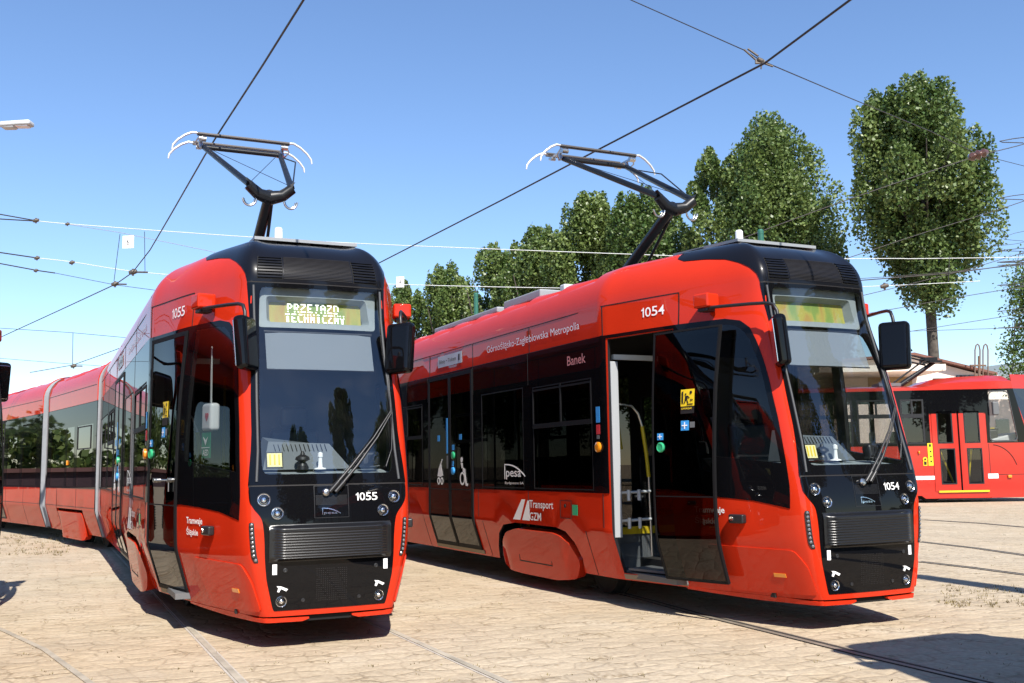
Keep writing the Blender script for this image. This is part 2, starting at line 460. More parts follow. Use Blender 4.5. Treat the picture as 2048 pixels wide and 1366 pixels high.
BODY_END = 11.0
GT = sorted(set([round(s * x, 3) for s in (-1, 1) for x in list(np.arange(0, 2.2, .065)) + list(np.arange(2.3, 11, .8))]))
GV = sorted(list(np.arange(.3, .6, .1)) + [.62, .655, .68, .7, .72, .745, .78] + list(np.arange(.86, 2.85, .14)) + list(np.arange(2.86, 3.62, .055)))
CABWIN = [(1.040, .972), (1.022, 1.15), (1.012, 1.355), (1.005, 1.7), (1.015, 2.0), (1.03, 2.2), (1.05, 2.38), (1.075, 2.5), (1.12, 2.57), (1.20, 2.603)]
def cabwin_poly(sg):
    L = [(sg * t, v) for t, v in CABWIN] + [(sg * t_of(1.24, v), v) for v in np.linspace(2.607, 1.075, 20)]
    L += [(sg * 1.356, 1.057), (sg * 1.195, 1.029)]
    return L if sg > 0 else L
def inset_t(sg):      # the clear pane inside the black surround
    L = [(sg * (t + .028), v + (.36 if v < 1.0 else 0)) for t, v in CABWIN if v < .98 or v > 1.34]
    L = [(sg * 1.045, 1.335), (sg * 1.04, 1.7), (sg * 1.05, 2.0), (sg * 1.063, 2.2), (sg * 1.085, 2.38), (sg * 1.11, 2.47), (sg * 1.15, 2.53), (sg * 1.22, 2.555)]
    L += [(sg * t_of(1.16, v), v) for v in np.linspace(2.56, 1.44, 14)]
    return L
def mask_edge(v0, v1):
    T = [(.29, .80), (.325, .81), (.53, .82), (.75, .79), (.8, .785), (.9, .787), (.975, .80), (1.015, .835), (1.05, .88), (1.11, .93), (1.24, .935), (1.5, .893), (1.65, .88), (2.07, .885), (2.48, .905), (2.63, .922), (2.88, .962), (3.04, .963)]
    vs_ = [v0] + [v for v, t in T if v0 < v < v1] + [v1]
    return [(np.interp(v, [a for a, _ in T], [c for _, c in T]), v) for v in vs_]
def sym(edge, r=0):
    """closed loop from a right-hand edge (bottom to top) mirrored to the left"""
    return edge + [(-t, v) for t, v in edge[::-1]]

# ------------------------------------------------------------------ tram
DOOR1 = (1.31, .315, 2.125, 2.565)           # y0, v0, y1, v1
DOOR2 = (5.46, .33, 7.0, 2.57)
WINS = [(2.42, 1.095, 3.74, 2.215), (3.99, 1.095, 5.17, 2.235), (7.28, 1.10, 8.55, 2.25), (8.80, 1.10, 10.75, 2.25)]
ARCH = [(2.90, .25), (2.855, .40), (2.93, .56), (3.06, .665), (3.26, .702), (4.25, .708), (4.60, .67), (4.80, .56), (4.93, .40), (5.0, .25)]
def smooth_closed(L, it=1):
    for _ in range(it):
        N = []
        for i in range(len(L)):
            a, b_ = L[i], L[(i + 1) % len(L)]
            N += [(a[0] * .75 + b_[0] * .25, a[1] * .75 + b_[1] * .25), (a[0] * .25 + b_[0] * .75, a[1] * .25 + b_[1] * .75)]
        L = N
    return L
WS_OUT = lambda: sym(mask_edge(1.235, 2.885))
WS_HOLE = lambda: rounded([(-.775, 1.315), (.775, 1.315), (.86, 2.85), (-.80, 2.85)], .07)

def body_shell(root):
    t_end = 2 + BODY_END - 2.2
    vb = .25
    bot = []
    for sg in (-1, 1):
        a = [(sg * t_of(y, v), v) for y, v in ARCH]
        bot += (a[::-1] if sg < 0 else a)
    outer = [(-t_end, vb)] + bot[:len(ARCH)] + bot[len(ARCH):] + [(t_end, vb), (t_end, 3.6), (-t_end, 3.6)]
    holes = [WS_HOLE()]
    for sg in (-1, 1):
        holes.append(inset_t(sg))
        for d in (DOOR1, DOOR2): holes.append(side_t(sides(*d), sg))
        for w in WINS: holes.append(side_t(sides(w[0], w[1], w[2], w[3]), sg, .5, .3))
    mb = MB()
    patch(mb, BODY, outer, holes, 0, .035, GT, GV, .16, .08, 0, 4, 1)
    # roof cap and end wall
    cap = [SF(t, 3.6) for t in [x for x in GT if abs(x) < t_end] + [t_end]]
    capl = [SF(-t_end, 3.6)] + cap
    mb.add(capl, [tuple(range(len(capl)))], 2)
    ring = [SF(t_end, v) for v in np.linspace(vb, 3.6, 24)]; ring = ring + [(-p[0], p[1], p[2]) for p in ring[::-1]]
    mb.add(ring, [tuple(range(len(ring)))[::-1]], 3)
    return O("body_shell", mb, [RED, IGREY, MGREY, UNDER, BSAT], root)

def ring_patch(mb, S_, loop, width, off, thick=.01, mi=0, su=.1, sv=.08):
    c = np.mean(loop, 0)
    inner = []
    L = np.array(loop); n = len(L)
    for i in range(n):
        a = L[i] - L[i - 1]; b_ = L[(i + 1) % n] - L[i]; t = a / (np.linalg.norm(a) + 1e-9) + b_ / (np.linalg.norm(b_) + 1e-9)
        t /= np.linalg.norm(t) + 1e-9; nn = np.array([-t[1], t[0]]); ar = 1
        inner.append(tuple(L[i] + nn * width * ring_patch.sg))
    patch(mb, S_, loop, [inner], off, thick, [], [], su, sv, mi)
ring_patch.sg = 1
def frame_rect(mb, S_, u0, v0, u1, v1, w, off, thick=.01, mi=0, su=.15, sv=.08):
    if u0 > u1: u0, u1 = u1, u0
    patch(mb, S_, rect(u0, v0, u1, v1), [rect(u0 + w, v0 + w, u1 - w, v1 - w)], off, thick, None, None, su, sv, mi)
def strip(mb, S_, u0, v0, u1, v1, off, thick=.006, mi=0, su=.12, sv=.08):
    if u0 > u1: u0, u1 = u1, u0
    patch(mb, S_, rect(u0, v0, u1, v1), [], off, thick, None, None, su, sv, mi)

def side_text(root, name, s, y0, y1, v0, v1, mat, bold=0., off=.006, sg=-1, parent=None, slant=0.):
    mb = MB(); S_ = SIDE[sg]
    def fm(a, b_):
        y = y0 + (y1 - y0) * a; v = v0 + (v1 - v0) * b_
        return S_.pn(sg * y, v, off)
    put_text(mb, s, fm, 0, bold)
    return O(name, mb, mat, parent or root)
def front_text(root, name, s, x0, x1, v0, v1, mat, bold=0., off=.006, S_=None, parent=None):
    mb = MB(); S_ = S_ or FRONT
    put_text(mb, s, lambda a, b_: S_.pn(x0 + (x1 - x0) * a, v0 + (v1 - v0) * b_, off), 0, bold)
    return O(name, mb, mat, parent or root)

PIX = {'P': "1110 1001 1001 1110 1000 1000 1000", 'R': "1110 1001 1001 1110 1010 1001 1001", 'Z': "1111 0001 0010 0100 1000 1000 1111",
       'E': "1111 1000 1000 1110 1000 1000 1111", 'J': "0111 0010 0010 0010 0010 1010 0100", 'A': "0110 1001 1001 1111 1001 1001 1001",
       'D': "1110 1001 1001 1001 1001 1001 1110", 'T': "1111 0110 0110 0110 0110 0110 0110", 'C': "0111 1000 1000 1000 1000 1000 0111",
       'H': "1001 1001 1001 1111 1001 1001 1001", 'N': "1001 1101 1101 1011 1011 1001 1001", 'I': "0110 0110 0110 0110 0110 0110 0110", 'Y': "1001 1001 1001 0110 0110 0110 0110"}

def bogie(root, y, M=None):
    mb = MB(); box(mb, (0, y, .36), (1.7, 1.9, .16), bev=.03)
    for sx in (-1, 1): box(mb, (sx * .62, y, .32), (.12, 2.0, .2), bev=.02)
    o = O("bogie", mb, UNDER, root, M=M)
    for dy in (-.85, .85):
        for sx in (-1, 1):
            w = MB(); lathe(w, (sx * .66, y + dy, .29), (sx, 0, 0), [(0, .03), (.09, .05), (.12, .02), (.24, .02), (.285, .03), (.285, -.08), (.31, -.10), (.31, -.13), (0, -.13)], 22)
            O("wheel", w, UNDER, o, M=M)

def side_glazing(root, sg, open_door, M=None):
    """black band, windows, doors of one long side"""
    S_ = SIDE[sg]
    mb = MB()
    band = side_t(sides(2.17, 1.072, BODY_END - .02, 2.607), sg, .5, .3)
    holes = [side_t(sides(w[0] + .01, w[1] + .01, w[2] - .01, w[3] - .01), sg, .5, .3) for w in WINS]
    holes.append(side_t(sides(DOOR2[0] - .01, 1.0, DOOR2[2] + .01, DOOR2[3] + .012), sg, .5, .3))
    bA = side_t([(2.15, 1.072), (2.36, 1.072), (2.36, 2.607), (2.15, 2.607)], sg, .05, .1)
    patch(mb, BODY, bA, [], .0045, .008, [sg * x for x in np.arange(1.9, 2.3, .025)], GV, .03, .1)
    b2 = side_t([(2.35, 1.072), (DOOR2[0] - .012, 1.072), (DOOR2[0] - .012, 2.583), (DOOR2[2] + .012, 2.583), (DOOR2[2] + .012, 1.072), (BODY_END - .02, 1.072), (BODY_END - .02, 2.607), (2.35, 2.607)], sg, .5, .3)
    patch(mb, BODY, b2, holes[:-1], .004, .008, GT, [1.4, 1.8, 2.2, 2.4], .6, .3)
    # surround of the front door up to the cab window
    b3 = side_t([(1.24, 2.575), (2.16, 2.575), (2.16, 2.607), (1.24, 2.607)], sg, .05, .1)
    patch(mb, BODY, b3, [], .005, .008, GT, [], .05, .1)
    b4 = side_t([(1.20, 1.073), (1.303, 1.068), (1.303, 2.607), (1.20, 2.606)], sg)
    patch(mb, BODY, b4, [], .0045, .008, [], GV, .16, .1)
    O("window_band", mb, BLACK, root)
    for i, w in enumerate(WINS):
        g = MB(); strip(g, S_, sg * w[0], w[1], sg * w[2], w[3], .001, 0, su=.8, sv=.5)
        o = O("window", g, SGLASS, root)
        f = MB(); frame_rect(f, S_, sg * w[0], w[1], sg * w[2], w[3], .014, .0055, .012, su=.6, sv=.4)
        if i in (0, 2):
            strip(f, S_, sg * w[0], 1.755, sg * w[2], 1.785, .012, .02, su=.8)
            strip(f, S_, sg * (w[0] + (w[2] - w[0]) * .5 - .012), 1.785, sg * (w[0] + (w[2] - w[0]) * .5 + .012), w[3], .012, .02, su=.8, sv=.4)
            frame_rect(f, S_, sg * w[0], 1.785, sg * w[2], w[3] - .03, .02, .011, .014, su=.8, sv=.4)
        O("window_frame", f, FRAMEM, o)
    # panel gaps of the fascia
    s = MB()
    strip(s, S_, sg * 2.195, 2.896, sg * (BODY_END - .03), 2.905, .0025, .004, su=.8)
    for y in (2.19, 3.806, 5.433, 6.972, 8.6, 9.8): strip(s, S_, sg * (y - .005), 2.607, sg * (y + .005), 2.896, .0025, .004)
    strip(s, S_, sg * 2.19, 2.612, sg * (BODY_END - .03), 2.606, .0045, .004, su=.8)
    strip(s, S_, sg * 1.248, 2.896, sg * 2.195, 2.905, .0025, .004); strip(s, S_, sg * 1.244, 2.61, sg * 1.254, 2.9, .0025, .004)
    for y in (3.90, 5.3, 2.25): strip(s, S_, sg * (y - .004), .74, sg * (y + .004), 1.072, .0025, .004)
    for y in (2.62, 5.2, 7.3, 8.7): strip(s, S_, sg * (y - .004), .255, sg * (y + .004), .69, .0025, .004)
    for y in (3.85, 5.43, 7.06, 8.66): strip(s, S_, sg * (y - .003), 2.25, sg * (y + .003), 2.6, .0062, .004)
    O("panel_gap", s, SEAM, root)
    # bogie cover: hangs straight, so it stands proud of the tucked-in skirt
    cv = [(2.98, .205), (2.90, .37), (3.02, .545), (3.18, .622), (3.34, .645), (4.25, .648), (4.52, .60), (4.68, .50), (4.80, .36), (4.86, .19), (4.2, .165), (3.4, .165)]
    cv = [(sg * y, v) for y, v in rounded(cv, .05)]
    if sg < 0: cv = cv
    def co(u, v):
        y = abs(u); e = min(sstep(2.90, 3.30, y + .35 * (.65 - v)), sstep(4.88, 4.5, y))
        return .010 + e * (.012 + .15 * max(0, .66 - v))
    m = MB(); L = cv if (sum(cv[i][0] * cv[(i + 1) % len(cv)][1] - cv[(i + 1) % len(cv)][0] * cv[i][1] for i in range(len(cv))) > 0) else cv[::-1]
    patch(m, S_, L, [], co, .12, None, None, .1, .05)
    o = O("bogie_cover", m, RED, root)
    s = MB()
    for a in ((3.45, .30, 4.25, .312), (3.45, .30, 3.46, .35), (4.24, .30, 4.25, .37)):
        u0, u1 = sorted((sg * a[0], sg * a[2])); patch(s, S_, rect(u0, a[1], u1, a[3]), [], lambda u, v: co(u, v) + .002, .003, None, None, .1, .05)
    O("access_flap", s, SEAM, o)
    # double door
    for k, (a, b_) in enumerate(((DOOR2[0], 6.225), (6.225, DOOR2[2]))):
        g = MB(); strip(g, S_, sg * (a + .02), DOOR2[1], sg * (b_ - .02), DOOR2[3], .010, 0, su=.5, sv=.04)
        o = O("passenger_door", g, DGLASS, root)
        f = MB(); frame_rect(f, S_, sg * (a + .008), DOOR2[1], sg * (b_ - .008), DOOR2[3], .035, .014, .014, su=.5, sv=.04)
        strip(f, S_, sg * (a + .03), 1.055, sg * (b_ - .03), 1.068, .013, .006, su=.5)
        O("door_frame", f, FRAMEM, o)
    f = MB(); frame_rect(f, S_, sg * (DOOR2[0] - .012), DOOR2[1] - .012, sg * (DOOR2[2] + .012), DOOR2[3] + .012, .012, .016, .02, su=.6, sv=.04)
    strip(f, S_, sg * 6.215, DOOR2[1], sg * 6.235, DOOR2[3], .017, .02, sv=.04)
    O("door_surround", f, FRAMEM, root)
    f = MB(); strip(f, S_, sg * (DOOR2[0] - .05), .272, sg * (DOOR2[2] + .03), .316, .012, .03, su=.5, sv=.05)
    O("door_sill", f, SILLM, root); f2 = MB(); strip(f2, S_, sg * (DOOR1[0] + .0), .262, sg * (DOOR1[2] + .0), .308, .006, .006, su=.06, sv=.03)
    O("door_sill", f2, SILLM, root)

def front_door(root, sg, is_open):
    S_ = SIDE[sg]
    if is_open: y0, v0, y1, v1, off = .745, .362, 1.425, 2.522, .12
    else: y0, v0, y1, v1, off = DOOR1[0] + .005, DOOR1[1] + .004, DOOR1[2] - .01, DOOR1[3] - .003, .010
    g = MB(); strip(g, S_, sg * (y0 + .006), v0 + .005, sg * (y1 - .006), v1 - .005, off, 0, su=.1, sv=.04)
    o = O("front_door", g, DGLASS, root)
    f = MB(); frame_rect(f, S_, sg * y0, v0, sg * y1, v1, .018 if is_open else .026, off + .006, .03 if is_open else .012, su=.1, sv=.04)
    strip(f, S_, sg * (y0 + .02), 1.055, sg * (y1 - .02), 1.066, off + .004, .008)
    O("door_frame", f, FRAMEM, o)
    if not is_open:
        s = MB(); strip(s, S_, sg * (y0 + .03), .70, sg * (y1 - .03), 1.055, off - .03, .01, su=.1, sv=.05); O("door_panel", s, DARK, o)
        s = MB(); frame_rect(s, S_, sg * (y0 - .012), v0 - .012, sg * (y1 + .012), v1 + .012, .013, .013, .02, su=.1, sv=.04)
        O("door_surround", s, FRAMEM, root)
    if sg > 0: return o
    def pick(yf): return y0 + (y1 - y0) * yf
    def st(name, ya, va, yb, vb, mat, extra=.004): m = MB(); strip(m, S_, sg * ya, va, sg * yb, vb, off + extra + .003, .002); return O(name, m, mat, o)
    if is_open: Y = dict(yel=(.953, 1.838, 1.094, 1.983), cap=(.953, 1.774, 1.094, 1.834), bl=(1.005, 1.628, 1.089, 1.713), bl2=(.945, 1.65, .995, 1.70), b2=(1.29, 1.555, 1.36, 1.615), gr=(1.322, 1.490))
    else: Y = dict(yel=(1.60, 1.83, 1.745, 1.973), cap=(1.60, 1.761, 1.745, 1.825), bl=(1.66, 1.655, 1.745, 1.745), bl2=(1.60, 1.67, 1.65, 1.73), b2=(2.02, 1.58, 2.085, 1.645), gr=(2.052, 1.515))
    st("warning_sticker", *Y['yel'], YELLOW)
    a = Y['yel']; P = lambda fa, fb: (a[2] + (a[0] - a[2]) * fa, a[1] + (a[3] - a[1]) * fb)
    m = MB()                                               # pictogram: running figure, door bar, arrow, exclamation mark
    def qd(pts):
        L = [(sg * P(*q)[0], P(*q)[1]) for q in pts]; ar = sum(L[i][0] * L[(i + 1) % len(L)][1] - L[(i + 1) % len(L)][0] * L[i][1] for i in range(len(L)))
        patch(m, S_, L if ar > 0 else L[::-1], [], off + .011, .001, [], [], .2, .2)
    qd([(.08, .2), (.2, .15), (.2, .9), (.08, .85)]); qd([(.33, .66), (.43, .66), (.43, .76), (.33, .76)])
    qd([(.32, .36), (.5, .36), (.55, .62), (.36, .62)]); qd([(.34, .36), (.42, .36), (.32, .16), (.24, .18)]); qd([(.44, .38), (.52, .36), (.6, .18), (.53, .16)])
    qd([(.5, .55), (.66, .45), (.68, .5), (.54, .62)]); qd([(.7, .36), (.8, .44), (.8, .38), (.92, .38), (.92, .33), (.8, .33), (.8, .27)])
    for k in range(8): 
        t = 2 * pi * k / 8; t2 = 2 * pi * (k + 1) / 8
        qd([(.76, .8), (.76 + .09 * cos(t), .8 + .1 * sin(t)), (.76 + .09 * cos(t2), .8 + .1 * sin(t2))])
    qd([(.5, .08), (.92, .08), (.92, .14), (.5, .14)])
    O("pictogram", m, SEAM, o)
    st("sticker_caption", *Y['cap'], SEAM)
    c = Y['cap']
    if is_open:
        side_text(root, "caption_lettering", "UWAGA!", c[2] - .012, c[0] + .02, c[1] + .035, c[3] - .008, YELLOW, .02, off + .012, parent=o)
    st("blue_sticker", *Y['bl'], BLUE); st("blue_sticker", *Y['b2'], BLUE); st("grey_sticker", *Y['bl2'], MGREY)
    for q in ('bl', 'b2'):
        a = Y[q]; m = MB(); w = a[2] - a[0]; h = a[3] - a[1]
        strip(m, S_, sg * (a[0] + w * .44), a[1] + h * .15, sg * (a[0] + w * .56), a[3] - h * .15, off + .011, .001)
        strip(m, S_, sg * (a[0] + w * .15), a[1] + h * .44, sg * (a[2] - w * .15), a[1] + h * .56, off + .0113, .001)
        O("arrow_mark", m, WHITE, o)
    m = MB(); Pp, n = S_.pn(sg * Y['gr'][0], Y['gr'][1], off); lathe(m, Pp, n, [(.045, -.01), (.045, .012), (.036, .02), (.03, .016), (0, .016)], 18)
    b_ = O("door_button", m, GREEN, o)
    if not is_open:
        m = MB(); A, n = S_.pn(sg * 1.87, 1.275, .03); B, _ = S_.pn(sg * 1.45, 1.278, .03)
        tube(m, [A, B], .008, 6); tube(m, [B, B + np.array([0, 0, -.1])], .008, 6); lathe(m, A, n, [(.022, -.03), (.022, .01), (0, .012)], 10); lathe(m, B, n, [(.022, -.03), (.022, .01), (0, .012)], 10)
        O("handle", m, STEEL, o)
    return o

def headlamp(root, x, v, r, big=True):
    P, n = FRONT.pn(x, v, 0)
    m = MB(); lathe(m, P, n, [(r * 1.14, .003), (r * 1.10, .012), (r * 1.04, .012), (r * 1.0, .004)], 24)
    o = O("headlight", m, BSAT, root)
    m = MB(); lathe(m, P, n, [(r * 1.0, .009), (r * .85, .003), (r * .55, -.006), (0, -.010)][::-1], 24); lathe(m, P, n, [(r * .46, -.008), (r * .46, .006), (r * .38, .012), (r * .2, .017), (0, .018)], 18)
    lathe(m, P, n, [(r * .66, -.004), (r * .7, .004), (r * .66, .006)], 18)
    O("reflector", m, CHROME, o)
    m = MB(); lathe(m, P, n, [(r * 1.0, .010), (r * .8, .019), (r * .4, .025), (0, .026)], 24); O("lens", m, LENS, o)

def mirror(root, sg):
    m = MB(); R = Matrix.Rotation(radians(-sg * 58), 3, 'Z') @ Matrix.Rotation(radians(-5), 3, 'X')
    box(m, (sg * .635, .20, 2.345), (.265, .11, .43), R, .042)
    o = O("mirror", m, BLACK, root)
    m = MB(); q = R @ Vector((0, .056, 0)); box(m, (sg * .635 + q.x, .20 + q.y, 2.345 + q.z), (.20, .012, .36), R, .005); O("mirror_glass", m, CHROME, o)
    a = MB(); tube(a, [(sg * .90, .86, 2.70), (sg * .86, .72, 2.695), (sg * .74, .45, 2.685), (sg * .68, .31, 2.675), (sg * .655, .245, 2.655), (sg * .645, .215, 2.60), (sg * .645, .205, 2.54)], .015, 10)
    O("mirror_arm", a, BSAT, root)
    b_ = MB(); box(b_, (sg * .875, .875, 2.765), (.16, .17, .125), Matrix.Rotation(radians(-sg * 13), 3, 'Z'), .018)
    o2 = O("mirror_bracket", b_, RED, root)
    b_ = MB(); box(b_, (sg * .87, .88, 2.688), (.11, .11, .035), Matrix.Rotation(radians(-sg * 13), 3, 'Z'), .008); O("bracket_foot", b_, BSAT, o2)

def pantograph(root, knee=(-.02, 2.46, 4.19), head=(-.05, 4.05, 5.20), strut=.36):
    kx, ky, kz = knee; hx, hy, hz = head; foot = (0, 3.95, 3.40)
    b0 = MB()
    box(b0, (0, 4.0, 3.40), (.75, 1.0, .05), bev=.01)
    for sx in (-1, 1): box(b0, (sx * .33, 3.8, 3.39), (.08, 1.3, .07), bev=.01)
    for sx in (-.3, .3):
        for dy in (3.55, 4.4): lathe(b0, (sx, dy, 3.33), (0, 0, 1), [(.05, 0), (.07, .02), (.05, .04), (.07, .06), (.05, .08)], 10)
    base = O("pantograph_base", b0, PANTO, root)
    m = MB(); tube(m, [foot, (kx, ky, kz)], [.066, .055], 12); tube(m, [(.12, 3.55, 3.44), (kx + .04, ky + .1, kz - .08)], .017, 8)
    O("lower_arm", m, PANTO, root)
    m = MB()                                                # knee yoke with two ears
    L = []
    for sx in (-1, 1):
        tube(m, [(kx, ky, kz - .05), (kx + sx * .13, ky - .02, kz - .02), (kx + sx * .225, ky - .04, kz + .06)], [.075, .06, .055], 10)
        prism(m, [(kx + sx * .05, ky - .05, kz - .1), (kx + sx * .2, ky - .07, kz + .03), (kx + sx * .25, ky - .07, kz + .13), (kx + sx * .08, ky - .05, kz + .02)], (0, .05, 0))
    yoke = O("knee_joint", m, PANTO, root)
    for sx in (-1, 1):
        m = MB()
        c = (kx + sx * .21, ky - .03, kz - .05)
        tube(m, [(c[0] + .07 * cos(a), c[1], c[2] - .02 - .085 * sin(a)) for a in np.linspace(.1, pi - .1, 12)], .011, 6)
        tube(m, [(c[0] + .055 * cos(a), c[1] + .025, c[2] - .02 - .07 * sin(a)) for a in np.linspace(.1, pi - .1, 12)], .009, 6)
        O("earth_braid", m, STEEL, yoke)
    m = MB()
    for sx in (-1, 1): tube(m, [(kx + sx * .215, ky - .03, kz + .07), (hx + sx * .44, hy - .1, hz - .13)], [.036, .030], 10)
    tube(m, [(hx - .44, hy - .1, hz - .13), (hx + .44, hy - .1, hz - .13)], .027, 10)
    up = O("upper_arm", m, PANTO, root)
    m = MB()
    tube(m, [(kx - .2, ky, kz + .1), (hx + .4, hy - .12, hz - .14)], .0035, 5); tube(m, [(kx + .2, ky, kz + .1), (hx - .4, hy - .12, hz - .14)], .0035, 5)
    tube(m, [(kx + .24, ky + .02, kz + .1), (hx + .47, (ky + hy) / 2, (kz + hz) / 2 + .1), (hx + .46, hy - .1, hz - .15)], .008, 6)
    O("guide_cable", m, BSAT, up)
    for dy in (-.19, .19):
        m = MB(); box(m, (hx, hy + dy, hz + .01 * (1 if dy > 0 else 0)), (1.06, .042, .024), bev=.005); tube(m, [(hx - .53, hy + dy, hz - .018), (hx + .53, hy + dy, hz - .018)], .010, 8)
        c = O("contact_strip", m, CARBON, root)
        for sx in (-1, 1):
            m = MB()
            tube(m, [(hx + sx * .50, hy + dy, hz), (hx + sx * .58, hy + dy, hz + .005), (hx + sx * .66, hy + dy, hz - .035), (hx + sx * .74, hy + dy, hz - .10), (hx + sx * .79, hy + dy, hz - .165), (hx + sx * .80, hy + dy, hz - .22)], [.013, .014, .014, .013, .012, .009], 8)
            O("end_horn", m, HORN, c)
    for sx in (-1, 1):
        m = MB()
        x = hx + sx * .47
        box(m, (x, hy, hz - .05), (.03, .42, .03), bev=.005); tube(m, [(x, hy - .1, hz - .14), (x, hy - .05, hz - .05)], .022, 8)
        lathe(m, (x, hy - .19, hz - .06), (1, 0, 0), [(0, -.04), (.03, -.04), (.03, .04), (0, .04)], 10); lathe(m, (x, hy + .12, hz - .07), (1, 0, 0), [(0, -.03), (.025, -.03), (.025, .03), (0, .03)], 10)
        tube(m, [(x + sx * .03, hy - .15, hz - .02), (x + sx * .07, hy - .12, hz - .09), (x + sx * .02, hy - .08, hz - .15)], .009, 6)
        O("head_spring", m, STEEL, root)

def cab_interior(root, extras):
    m = MB()                                               # windscreen surround shelf and dashboard
    loop = [FRONT.pt(x, 1.30, -.045) for x in np.linspace(-.58, .58, 13)]
    back = [(.55, .50, 1.345), (-.55, .50, 1.345)]
    n = len(loop); top = [(p[0], p[1], p[2] + .01) for p in loop] + back
    m.add(top, [tuple(range(len(top)))], 0)
    low = [(p[0], p[1] + .0, p[2] - .25) for p in loop]; m.add([tuple(p) for p in top[:n]] + low, [(i, n + i, n + i + 1, i + 1) for i in range(n - 1)], 0)
    d = O("dashboard", m, DASHM, root)
    m = MB()
    A = [(-.44, .34, 1.352), (.12, .34, 1.352), (.20, .62, 1.352), (-.48, .62, 1.352)]; T = [(-.40, .44, 1.60), (.05, .44, 1.55), (.12, .62, 1.55), (-.42, .62, 1.62)]
    A[0:2] = [(-.46, .36, 1.352), (.26, .36, 1.352)]; T[0:2] = [(-.40, .46, 1.58), (.10, .46, 1.56)]
    m.add(A + T, [(0, 1, 5, 4), (1, 2, 6, 5), (2, 3, 7, 6), (3, 0, 4, 7), (4, 5, 6, 7)], 0)
    c = O("driver_console", m, CONS, root)
    m = MB()
    for k in range(13):
        x = -.36 + k * .035; tube(m, [(x - .0, .452, 1.555), (x + .012, .425, 1.50)], .004, 4)
    O("air_slot", m, DARK, c)
    m = MB(); lathe(m, (-.01, .31, 1.35), (0, 0, 1), [(.05, 0), (.045, .01), (.02, .014), (.016, .09), (.022, .10), (.02, .13), (0, .14)], 14)
    O("microphone", m, WHITE, d)
    m = MB(); lathe(m, (-.155, .31, 1.35), (0, 0, 1), [(.045, 0), (.04, .03), (.025, .06), (.06, .08), (.055, .10), (.02, .12), (.012, .145), (0, .15)], 14)
    O("control_lever", m, BSAT, d)
    m = MB(); box(m, (.40, .30, 1.42), (.16, .10, .13), Matrix.Rotation(-.2, 3, 'X'), .03); box(m, (.40, .245, 1.43), (.05, .012, .07), bev=.004); tube(m, [(.33, .26, 1.37), (.36, .22, 1.36), (.46, .2, 1.37)], .008, 6)
    O("radio_handset", m, BSAT, d)
    m = MB(); box(m, (-.41, .165, 1.425), (.135, .012, .13), Matrix.Rotation(radians(-14), 3, 'X')); p = O("ticket_frame", m, BSAT, d)
    m = MB(); box(m, (-.41, .157, 1.427), (.115, .004, .11), Matrix.Rotation(radians(-14), 3, 'X')); O("paper_notice", m, CREAM, p)
    m = MB()
    for k in range(3): box(m, (-.445 + k * .035, .1535, 1.43), (.012, .002, .085), Matrix.Rotation(radians(-14), 3, 'X'))
    O("paper_print", m, YELLOW, p)
    # destination sign housing
    m = MB()
    outer = rounded([(-.50, 2.53), (.50, 2.53), (.52, 2.865), (-.52, 2.865)], .03); hole = rounded([(-.43, 2.575), (.455, 2.575), (.43, 2.79), (-.43, 2.79)], .03)
    patch(m, FRONT, outer, [hole], -.055, .0, None, None, .12, .1)
    ha = [FRONT.pt(x, v, -.055) for x, v in subdiv(hole, .1, .1)]
    hb = [FRONT.pt(x * .92, 2.68 + (v - 2.68) * .72, -.135) for x, v in subdiv(hole, .1, .1)]
    n = len(ha); m.add(ha + hb, [(i, (i + 1) % n, n + (i + 1) % n, n + i) for i in range(n)], 0)
    h = O("destination_sign", m, DASHM, root)
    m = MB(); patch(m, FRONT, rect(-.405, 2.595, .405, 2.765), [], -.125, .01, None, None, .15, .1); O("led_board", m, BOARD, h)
    if extras['dest']:
        m = MB(); SS = Surf(lambda x, v: FRONT.pt(x, v, -.118))
        for row, (word, v1, w) in enumerate((("PRZEJAZD", 2.752, .058), ("TECHNICZNY", 2.672, .053))):
            x0 = -.5 * w * len(word) + .0 - (.015 if row == 0 else .0)
            for i, ch in enumerate(word):
                for r_, bits in enumerate(PIX[ch].split()):
                    if (row == 0 and r_ == 5) or (row == 1 and r_ in (1,)): continue
                    for c_, bit in enumerate(bits):
                        if bit == '1':
                            px = w * .185; x = x0 + i * w + c_ * px; v = v1 - r_ * .0098
                            Q = [SS.F(x, v - .0085), SS.F(x + px * .95, v - .0085), SS.F(x + px * .95, v), SS.F(x, v)]; m.add(Q, [(0, 1, 2, 3)])
        O("led_lettering", m, LEDW, h)
    m = MB(); patch(m, FRONT, rect(-.45, 2.175, .45, 2.485), [], -.05, .004, None, None, .15, .1); O("sun_blind", m, BLIND, root)
    m = MB(); tube(m, [FRONT.pt(-.46, 2.49, -.05), FRONT.pt(.46, 2.49, -.05)], .014, 8); tube(m, [FRONT.pt(-.45, 2.172, -.05), FRONT.pt(.45, 2.172, -.05)], .006, 6); O("blind_rail", m, BSAT, root)
    m = MB(); box(m, (.05, 1.25, .95), (.48, .5, .12), bev=.05); box(m, (.05, 1.5, 1.35), (.46, .12, .75), Matrix.Rotation(-.12, 3, 'X'), .05); box(m, (.05, 1.57, 1.83), (.26, .09, .2), bev=.04); box(m, (.05, 1.25, .6), (.2, .2, .6))
    O("driver_seat", m, BSAT, root)
    m = MB(); box(m, (.42, 2.32, 1.4), (1.3, .04, 2.1)); O("cab_partition", m, IGREY, root)
    m = MB(); box(m, (0, 6.1, .30), (2.0, 9.6, .05)); box(m, (.0, 1.0, .30), (1.1, 1.4, .05)); O("floor", m, MGREY, root)
